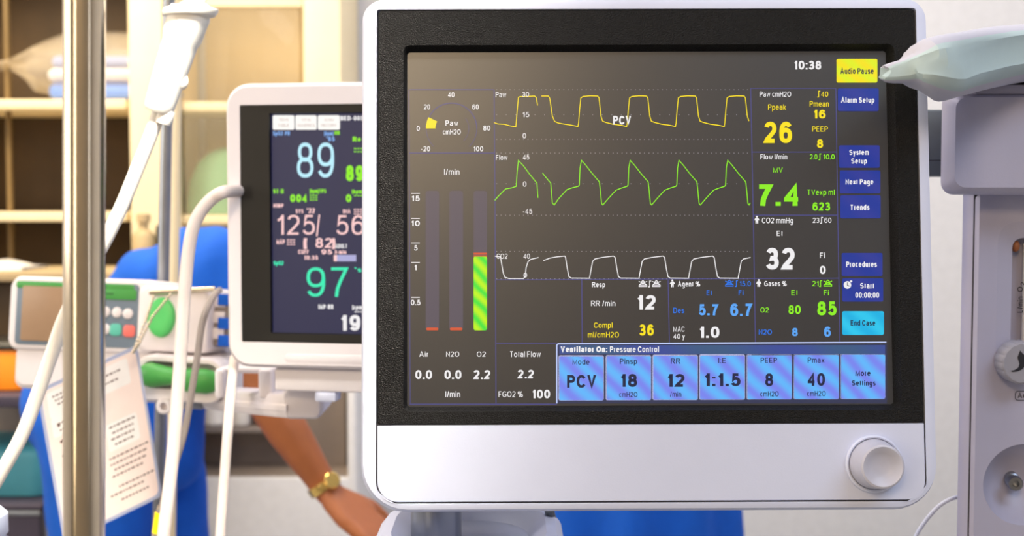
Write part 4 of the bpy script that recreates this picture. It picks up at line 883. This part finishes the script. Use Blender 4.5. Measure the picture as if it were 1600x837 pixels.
def head(mb, c, fwd, up, r=.098):
    fwd = Vector(fwd).normalized(); up = (Vector(up) - fwd * Vector(up).dot(fwd)).normalized(); sd = fwd.cross(up); c = Vector(c)
    at = lambda a, b_, d: c + fwd * a * r + up * b_ * r + sd * d * r
    Mx = Matrix((sd, fwd, up)).transposed().to_4x4(); Mx.translation = c
    for (p, q_) in (((0, -.05, .12), (.78, .98, 1.0)), ((0, .18, -.55), (.60, .68, .62)), ((0, .30, -.85), (.36, .42, .28))):
        t = MB(); t.ball((p[0] * r, p[1] * r, p[2] * r), (q_[0] * r, q_[1] * r, q_[2] * r), 20, 14); t.xf(Mx); mb.add(t.v, t.f)
    t = MB(); t.tube([(0, .86 * r, .05 * r), (0, 1.0 * r, -.2 * r), (0, 1.08 * r, -.33 * r)], [.08 * r, .13 * r, .17 * r], 10); t.ball((0, 1.02 * r, -.36 * r), (.2 * r, .16 * r, .12 * r)); 
    for s in (-1, 1):
        t.ball((s * .80 * r, -.02 * r, -.12 * r), (.10 * r, .20 * r, .30 * r)); t.ball((s * .3 * r, .80 * r, .22 * r), (.26 * r, .14 * r, .09 * r))
    t.ball((0, .92 * r, -.66 * r), (.26 * r, .1 * r, .07 * r)); t.ball((0, .90 * r, -.78 * r), (.22 * r, .1 * r, .07 * r)); t.xf(Mx); mb.add(t.v, t.f)
    return Mx, r
def eyes(Mx, r, parent):
    for s in (-1, 1):
        t = MB(); t.ball((s * .3 * r, .80 * r, .04 * r), (.15 * r, .12 * r, .10 * r), 14, 10); t.xf(Mx); t.build('eye', M['cardw'], parent, world=True)
def hand(mb, wrist, d, palm_n, s=1.0, curl=.35, side=1):
    d = Vector(d).normalized(); pn = (Vector(palm_n) - d * Vector(palm_n).dot(d)).normalized(); sd = d.cross(pn) * side; w = Vector(wrist)
    for k, o in enumerate((-.027, -.009, .009, .027)):
        mb.tube([w + sd * o * .6 * s, w + d * .045 * s + sd * o * s, w + d * .092 * s + sd * o * s], [.014 * s, .0135 * s, .011 * s], 12)
        L = (.070, .080, .075, .058)[k]; p = w + d * .088 * s + sd * o * 1.02 * s; dd = d + sd * o * 2; chain = [p]; rads = [.0105 * s]
        for j in range(3):
            dd = (dd + pn * curl * (.6 + .5 * j)).normalized(); p = p + dd * L * (.45, .32, .23)[j] * s; chain.append(p); rads.append((.0095, .0088, .0072)[j] * s)
        mb.tube(chain, rads, 12); mb.ball(chain[-1], rads[-1]); [mb.ball(q_, r_) for q_, r_ in zip(chain[1:-1], rads[1:-1])]
    p = w + d * .02 * s - sd * .022 * s; ch = [p, p + (d * .6 - sd * .75 + pn * .2).normalized() * .04 * s]; ch.append(ch[-1] + (d * .9 - sd * .35 + pn * .3).normalized() * .03 * s); ch.append(ch[-1] + (d + pn * .4).normalized() * .024 * s)
    mb.tube(ch, [.016 * s, .0125 * s, .0105 * s, .008 * s], 12); [mb.ball(q_, r_) for q_, r_ in zip(ch[1:], (.0125 * s, .0105 * s, .008 * s))]
def shoe(parent, ank, fwd):
    fwd = Vector(fwd).normalized(); t = MB(); L = []
    for (k, wd, ht) in ((-.08, .026, .05), (-.07, .034, .075), (-.02, .036, .085), (.05, .042, .07), (.11, .045, .05), (.155, .036, .035), (.175, .016, .02)):
        c = Vector((ank.x, ank.y, 0)) + fwd * k; sd = Vector((fwd.y, -fwd.x, 0)); L.append([c + sd * wd * math.cos(a * math.pi / 8) * (1 if a <= 8 else .95) + Vector((0, 0, max(.002, ht * math.sin(a * math.pi / 8)) if a <= 8 else .002)) for a in range(16)])
    t.loft(L); t.build('shoe', M['shoe'], parent, world=True)

# --- person bending to the right behind the pumps
hipL, hipR = P(140, 655, 1.98), P(185, 655, 2.16)
PE = thing('person', 'person in blue scrubs bending behind the pumps, bare forearm and gold watch reaching down', 'person', frame((hipL.x + .02, 2.07, 0)))
pel = P(165, 640, 2.06); mid = P(195, 520, 2.05); chest = P(275, 452, 2.0); shL = P(345, 425, 1.90); shR = P(345, 420, 2.18); neck = P(385, 410, 2.02); hd = P(458, 440, 2.02)
kneeL = P(176, 850, 1.96); kneeL.z = .47; ankL = P(140, 1000, 2.0); ankL = Vector((kneeL.x - .03, 2.0, .09))
kneeR = P(268, 850, 2.14); kneeR = Vector((P(298, 850, 2.14).x, 2.14, .47)); ankR = Vector((kneeR.x + .02, 2.16, .09))
elb = P(418, 625, 1.85); wr = P(513, 768, 1.84); hnd = P(592, 838, 1.80)
elb2 = P(500, 520, 2.25); wr2 = P(640, 560, 2.35)
b = MB()
limb(b, [pel, mid, chest], [.09, .075, .05]); limb(b, [shL, chest, shR], [.045, .05, .045]); limb(b, [chest, neck, hd], [.045, .05, .05])
limb(b, [hipL, kneeL, ankL], [.07, .042, .034]); limb(b, [hipR, kneeR, ankR], [.065, .040, .034])
limb(b, [shL, elb, elb.lerp(wr, .35), elb.lerp(wr, .8), wr], [.045, .032, .031, .023, .021]); limb(b, [shR, elb2, elb2.lerp(wr2, .3), wr2], [.05, .038, .037, .025])
hand(b, wr + (hnd - wr).normalized() * .012, hnd - wr, (-.55, .42, -.58), .92, .28, -1); hand(b, wr2, Vector((.5, 0, -.6)), (-.5, .2, -.6))
Mx, hr = head(b, hd, (.75, -.25, -.62), (.6, 0, .7))
organic('body', b, M['skin'], PE, .006, 5); eyes(Mx, hr, PE)
b = MB(); cap_ = MB(); cap_.ball((0, -.12 * hr, .28 * hr), (.88 * hr, 1.02 * hr, .95 * hr), 20, 12); cap_.xf(Mx); b.add(cap_.v, cap_.f); organic('surgical_cap', b, M['scrub'], PE, .01, 3)
b = MB()
limb(b, [P(165, 628, 2.06), P(196, 535, 2.05), P(246, 456, 2.02), P(290, 430, 1.99)], [.128, .100, .074, .062]); limb(b, [P(322, 408, 1.93), P(290, 428, 2.02), shR], [.055, .07, .065])
limb(b, [P(232, 525, 2.04), P(232, 600, 2.03), P(235, 695, 2.03)], [.085, .088, .092]); limb(b, [P(120, 620, 2.06), P(130, 690, 2.05)], [.088, .07]); limb(b, [P(322, 408, 1.92), P(345, 425, 1.90), shL.lerp(elb, .55)], [.058, .062, .058]); limb(b, [shR, shR.lerp(elb2, .55)], [.062, .058])
limb(b, [P(170, 640, 2.06), P(200, 690, 2.05)], [.12, .10])
organic('scrub_top', b, M['scrub'], PE, .009, 6, .003, 34)
b = MB(); limb(b, [P(150, 650, 2.0), kneeL + Vector((-.01, 0, 0)), ankL], [.098, .054, .050]); limb(b, [P(232, 650, 2.12), kneeR, ankR], [.082, .050, .048])
organic('trousers', b, M['scrub'], PE, .009, 5, .002, 40)
for a_ in (ankL, ankR): shoe(PE, a_, (1, -.15, 0))
wd = (wr - elb).normalized(); wc = elb.lerp(wr, .93)
b = MB(); b.lathe([(.0225, -.0065), (.0245, -.0065), (.025, 0), (.0245, .0065), (.0225, .0065)], wc, wd, 28); WT = b.build('watch_strap', M['gold'], PE, world=True)
cn = (CAM - wc); cn = (cn - wd * cn.dot(wd)).normalized(); cn = (cn + (wd.cross(cn)) * -.55).normalized(); cn = (cn - wd * cn.dot(wd)).normalized()
b = MB(); b.lathe([(.012, 0), (.0125, .002), (.0125, .005), (.011, .0065), (.0001, .0066)], wc + cn * .0235, cn, 24); b.build('watch_case', M['gold'], WT, world=True)

# --- second person in a blue gown, standing behind the large monitor
PX = P(975, 820, 2.15).x
P2 = thing('person', 'person in long blue gown standing behind the large monitor, only the skirt showing', 'person', frame((PX, 2.15, 0)))
V3 = lambda x, y, z: Vector((PX + x, 2.15 + y, z))
b = MB(); limb(b, [V3(0, 0, .92), V3(0, 0, 1.1), V3(0, 0, 1.3)], [.13, .12, .12]); limb(b, [V3(-.17, 0, 1.36), V3(0, 0, 1.34), V3(.17, 0, 1.36)], [.05, .09, .05]); limb(b, [V3(0, 0, 1.36), V3(0, .02, 1.46)], [.06, .052])
for s in (-1, 1):
    limb(b, [V3(s * .08, 0, .88), V3(s * .09, 0, .47), V3(s * .09, .02, .09)], [.085, .052, .036]); limb(b, [V3(s * .18, 0, 1.35), V3(s * .2, .08, 1.08), V3(s * .12, .3, 1.12)], [.05, .04, .026]); hand(b, V3(s * .12, .3, 1.12), (-s * .2, 1, 0), (0, 0, -1), .95, .35, -s)
Mx, hr = head(b, V3(0, .03, 1.54), (0, 1, -.2), (0, 0, 1)); organic('body', b, M['skin'], P2, .007, 4); eyes(Mx, hr, P2)
b = MB(); c2 = MB(); c2.ball((0, -.12 * hr, .28 * hr), (.88 * hr, 1.02 * hr, .95 * hr), 20, 12); c2.xf(Mx); b.add(c2.v, c2.f); organic('surgical_cap', b, M['scrub'], P2, .01, 3)
b = MB(); L = []
for (z, rx, ry) in ((1.43, .08, .07), (1.40, .15, .09), (1.36, .20, .11), (1.25, .20, .13), (1.05, .175, .14), (.9, .185, .155), (.75, .19, .17), (.6, .2, .18), (.45, .215, .19), (.40, .217, .192)):
    am = lerp([.4, 1.0, 1.4], [.016, .006, .001], z); L.append([V3(rx * math.cos(a * math.pi / 32) + am * math.cos(a * math.pi / 32) * math.sin(a * 11 * math.pi / 32), ry * math.sin(a * math.pi / 32) + am * math.sin(a * math.pi / 32) * math.sin(a * 11 * math.pi / 32), z) for a in range(64)])
b.loft(L, True, False)
for s in (-1, 1): limb(b, [V3(s * .10, 0, 1.375), V3(s * .175, 0, 1.345), V3(s * .2, .08, 1.08), V3(s * .13, .27, 1.12)], [.055, .066, .055, .045])
b.build('surgical_gown', M['scrub'], P2, world=True, smooth=60)
for s in (-1, 1):
    b = MB(); limb(b, [V3(s * .09, 0, .6), V3(s * .09, .01, .3), V3(s * .09, .02, .07)], [.075, .065, .058]); organic('trouser_leg', b, M['scrub'], P2, .01, 4)
    shoe(P2, V3(s * .09, 0, 0), (s * .1, 1, 0))

# ================================================================== BACKGROUND CABINETS
YB = 3.2
def xz(px, py, Y=YB): p = P(px, py, Y); return p.x, p.z
def wb(b, px0, px1, py0, py1, Y0, Y1, bev=.004):
    x0, z1 = xz(px0, py0, Y0); x1, z0 = xz(px1, py1, Y0); t = MB(); t.box(x0, x1, z0, z1, -Y1, -Y0, bev); t.xf(frame((0, 0, 0))); b.use(b.mi); b.add(t.v, t.f); return b
CB = thing('supply_cabinet', 'tall cream supply cabinet with glass front and dark open shelves along back wall', 'cabinet', frame((xz(230, 0)[0], YB, 0)))
def cpart(name, m, *boxes, par=None):
    b = MB()
    for q_ in boxes: wb(b, *q_)
    return b.build(name, m, par or CB, world=True)
zt2 = -140
GCB = thing('glass_cabinet', 'cream wall cabinet with one glass door above the white base cabinet', 'cabinet', frame((xz(370, 0)[0], YB, xz(370, 502)[1])))
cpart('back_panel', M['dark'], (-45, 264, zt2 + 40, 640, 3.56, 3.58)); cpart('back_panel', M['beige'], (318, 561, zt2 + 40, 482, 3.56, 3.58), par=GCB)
cpart('centre_post', M['cream'], (197, 262, zt2, 640, YB, 3.56)); cpart('right_post', M['cream'], (472, 535, zt2, 502, YB, 3.56), par=GCB); cpart('left_post', M['cream'], (-170, -140, zt2, 640, YB, 3.56))
cpart('inner_stile', mat('olive_stile', (122, 100, 62), 0.6), (8, 17, zt2, 640, 3.30, 3.32))
cpart('top_rail', M['cream'], (262, 472, -30, 11, YB, 3.24), par=GCB); cpart('top_board', M['cream'], (-170, 262, zt2 - 12, zt2, YB, 3.57)); cpart('top_board', M['cream'], (262.5, 535, zt2 - 12, zt2, YB, 3.57), par=GCB)
for py in (162, 338, 500): cpart('shelf', M['cream'], (-140, 197, py - 7, py + 8, YB + .02, 3.56))
for py in (165, 342, 494): cpart('shelf', M['cream'], (262, 472, py - 6, py + 8, YB + .03, 3.56), par=GCB)
cpart('lower_wall', M['dark'], (294, 491, 352, 484, 3.40, 3.42), par=GCB)
cpart('door_stile', M['cream'], (262, 284, 0, 500, YB, YB + .02), par=GCB)
cpart('glass_door', M['glass'], (284, 472, 11, 500, YB + .006, YB + .010), par=GCB)
cpart('base', M['cream'], (-170, 275, 640, 1060, YB, 3.56))
# pack in a clear bag on the upper shelf
def at3(px, py, Y): return P(px, py, Y)
zsh = xz(100, 155, YB + .02)[1]
PK = thing('sterile_pack', 'blue and white paper pack inside clear plastic bag on upper left shelf', 'pack', frame((at3(140, 0, 3.3).x, 3.3, zsh)))
b = MB(); wb(b, 72, 262, 128, 155, 3.24, 3.42, .02); b.use(1); wb(b, 70, 262, 105, 128, 3.24, 3.42, .02); b.use(0); wb(b, 76, 256, 86, 105, 3.25, 3.42, .02); b.build('paper_stack', [M['bluebox'], M['bluewhite']], PK, world=True)
b = MB(); L = []
for (px, t0, t1) in ((-2, 98, 108), (30, 92, 112), (55, 78, 130), (75, 66, 150), (110, 56, 155), (170, 52, 155), (230, 54, 155), (258, 66, 150), (266, 90, 140)):
    c_ = at3(px, (t0 + t1) / 2, 3.33); hz = (at3(px, t0, 3.33) - at3(px, t1, 3.33)).z / 2
    L.append([c_ + Vector((.012 * math.sin(k * 1.9 + px), (.03 + .09 * min(1, hz / .06)) * math.cos(k * math.pi / 12) * (1 + .08 * math.sin(k * 2.1 + px)), hz * math.sin(k * math.pi / 12) * (1 + .05 * math.sin(k * 3.3 + px)))) for k in range(24)])
b.loft(L); b.build('clear_bag', M['film'], PK, world=True)
# green dome and small things on the lower shelf
zs2 = xz(300, 336, YB + .03)[1]
b = MB(); cx = at3(362, 0, 3.38).x; rr_ = (zs2 - xz(0, 222, 3.38)[1]) * -1
b.lathe([(.118, 0), (.122, .004), (.121, .04), (.112, .09), (.092, .135), (.06, .165), (.03, .176), (.0001, .179)], (cx, 3.38, zs2), (0, 0, 1), 32)
tag(b.build('green_bundle', mat('sage_green_cloth', (98, 150, 116), .8, bump=.2, bscale=40)), 'rounded sage green cloth bundle on the lower cabinet shelf', 'bundle')
b = MB(); b.lathe([(.020, 0), (.021, .05), (.018, .06), (.012, .066), (.012, .078), (.014, .08), (.014, .09), (.0001, .092)], (at3(224, 0, 3.05).x, 3.12, xz(0, 372, 3.12)[1]), (0, 0, 1), 20)
x_, z_ = xz(222, 368, 3.12)
CT = thing('side_counter', 'low cream counter unit standing before the supply cabinet', 'counter', frame((xz(200, 0, 3.0)[0], 3.0, 0)))
def kpart(name, m, *boxes): return cpart(name, m, *boxes, par=CT)
kpart('worktop', M['beige'], (-160, 278, 424, 440, 2.82, 3.08)); kpart('front', M['dark'], (-158, 276, 440, 640, 2.86, 3.07)); kpart('base', M['cream'], (-158, 276, 640, 1120, 2.87, 3.07))
zc = xz(0, 424, 2.82)[1]
b.v = [(v[0], v[1] - .12, v[2] - z_ + zc + .0) for v in b.v]
b2_ = MB(); b2_.lathe([(.024, 0), (.026, .004), (.026, .075), (.02, .085), (.011, .09), (.011, .105), (.016, .107), (.016, .125), (.0001, .127)], (at3(219, 0, 2.95).x, 2.95, zc), (0, 0, 1), 20)
tag(b2_.build('bottle', M['beige']), 'small beige bottle on the counter left of the thinner pole', 'bottle')
b2_ = MB(); b2_.lathe([(.012, 0), (.013, .003), (.013, .09), (.01, .1), (.0001, .102)], (at3(247, 0, 2.95).x, 2.95, zc), (0, 0, 1), 16)
tag(b2_.build('bottle', M['blackp']), 'small dark bottle on the counter beside the thinner pole', 'bottle')
# crumpled cloth on the counter, far left
b = MB(); L = []
for (px, t0) in ((-70, 420), (-50, 412), (-20, 408), (10, 404), (25, 407), (45, 415), (62, 421)):
    c_ = at3(px, 424, 2.98); hz = max(.006, at3(px, t0, 2.98).z - zc)
    L.append([Vector((c_.x + .01 * math.sin(k + px), 2.95 + .09 * math.cos(k * math.pi / 8), zc + max(0.001, hz * math.sin(k * math.pi / 8)) * (1 + .1 * math.sin(3 * k + px)) if k <= 8 else zc + .001)) for k in range(16)])
b.loft(L); tag(b.build('folded_cloth', M['cardw']), 'white folded cloth on the counter at far left', 'cloth')

# trolley at far left with the sharps bin, teal tray and drawer
YT = 2.45
TR = thing('supply_trolley', 'dark grey supply trolley at the far left edge behind the pump', 'trolley', frame((P(-20, 0, YT).x, YT, 0)))
def tpart(name, m, *boxes): return cpart(name, m, *boxes, par=TR)
tpart('top_shelf', M['cart'], (-130, 76, 618, 637, YT, 2.8)); tpart('lower_shelf', M['cart'], (-130, 66, 788, 797, YT, 2.8))
tpart('back_panel', M['grey'], (-130, 70, 637, 1020, 2.78, 2.8))
dr_ = tpart('drawer', M['cart'], (-120, 64, 799, 890, YT + .01, 2.75)); tpart('post', M['steel'], (66, 84, 600, 1020, YT, YT + .03)); tpart('post', M['steel'], (-146, -130, 600, 1020, YT, YT + .03))
cpart('edge_strip', M['steel'], (-120, 64, 797.5, 806, YT + .004, YT + .012), par=TR)
zsT = xz(0, 618, YT)[1]
SB = thing('sharps_bin', 'bright orange sharps bin on the trolley at the left edge', 'bin', frame((P(0, 0, 2.55).x, 2.55, zsT)))
b = MB(); xb0, xb1 = P(-70, 0, 2.5).x, P(28, 0, 2.5).x; zb = xz(0, 548, 2.5)[1]
b.loft([[(u, v, zsT + h) for u, v in rr(xb0 + d, xb1 - d, 2.5 + d, 2.66 - d, .02, 5)] for h, d in ((0, .008), (.004, .002), (.03, .001), ((zb - zsT) * .8, .010), (zb - zsT, .014))]); b.build('tub', M['orange'], SB, world=True)
b = MB(); b.loft([[(u, v, zb + h) for u, v in rr(xb0 + d, xb1 - d, 2.5 + d, 2.66 - d, .02, 5)] for h, d in ((.0, .010), (.008, .010), (.016, .018))]); b.build('bin_lid', M['blackp'], SB, world=True)
b = MB(); zl = xz(0, 788, YT)[1]; xb0, xb1 = P(-110, 0, 2.5).x, P(56, 0, 2.5).x; zh = xz(0, 702, 2.5)[1]
b.loft([[(u, v, z) for u, v in rr(xb0 + d, xb1 - d, 2.5 + d, 2.72 - d, .03, 5)] for z, d in ((zl, .012), (zl + .004, .006), (zh - .02, 0), (zh - .006, .004), (zh, .02))])
tag(b.build('storage_box', M['teal']), 'teal plastic storage box on the lower trolley shelf at left edge', 'box')
# pale device corner, bottom left foreground
b = MB(); c_ = P(-30, 837, 1.0); xr_ = P(24, 800, 1.04).x; zt4 = P(10, 776, 1.04).z
b.loft([[(u, v, z) for u, v in rr(xr_ - .16 + d, xr_ - d, .97 + d, 1.04 - d, .014, 5)] for z, d in ((.70, .006), (zt4 - .032, 0), (zt4 - .029, .003), (zt4 - .026, .001), (zt4 - .01, .001), (zt4 - .003, .006), (zt4, .012))])
DV = thing('bedside_unit', 'pale grey plastic unit whose corner shows at bottom left', 'medical device', frame((xr_ - .08, 1.005, 0)))
b.build('casing', M['white'], DV, world=True); b = MB(); b.tube([(xr_ - .08, 1.005, .02), (xr_ - .08, 1.005, .71)], .03, 20); b.build('pedestal', M['steel'], DV, world=True); b = MB(); b.lathe([(.14, 0), (.14, .015), (.12, .025), (.03, .03)], (xr_ - .08, 1.005, 0), (0, 0, 1), 28); b.build('foot', M['slab'], DV, world=True)

# white base cabinet with a dark recess, behind the bare arm
YR = 3.1
BC = thing('base_cabinet', 'white base cabinet with dark open recess behind the bare forearm', 'cabinet', frame((P(430, 0, YR).x, YR, 0)))
def bpart(name, m, *boxes): return cpart(name, m, *boxes, par=BC)
bpart('recess_back', M['board'], (296, 542, 520, 746, 3.24, 3.26)); bpart('front', M['wall'], (290, 548, 746, 1130, YR, 3.18))
bpart('side_panel', M['wall'], (542, 560, 520, 1130, YR, 3.58)); bpart('shelf', M['board'], (290, 545, 741, 747, YR + .01, 3.25)); bpart('top', M['wall'], (290, 560, 505, 520, YR + .08, 3.58))
bpart('divider', M['board'], (478, 540, 560, 741, 3.20, 3.24))
bpart('inner_shelf', M['grey'], (296, 470, 668, 676, 3.15, 3.24))
zi = xz(0, 668, 3.13)[1]
for k, (px, h, m_, q_, lb) in enumerate(((327, .14, 'cardw', 1, 'white bottle in the recess just right of the blue tunic'), (369, .15, 'cardw', .85, 'white bottle in the recess right of the slim white cable'), (401, .17, 'wood', .5, 'brown bottle in the recess seen through the bracket window'))):
    b = MB(); b.lathe([(r_ * q_, z_) for r_, z_ in ((.026, 0), (.029, .004), (.029, h * .6), (.024, h * .72), (.012, h * .78), (.012, h * .86), (.016, h * .87), (.016, h), (.0001, h + .001))], (P(px, 0, 3.18).x, 3.18, zi), (0, 0, 1), 20)
    tag(b.build('bottle', M[m_]), lb, 'bottle')
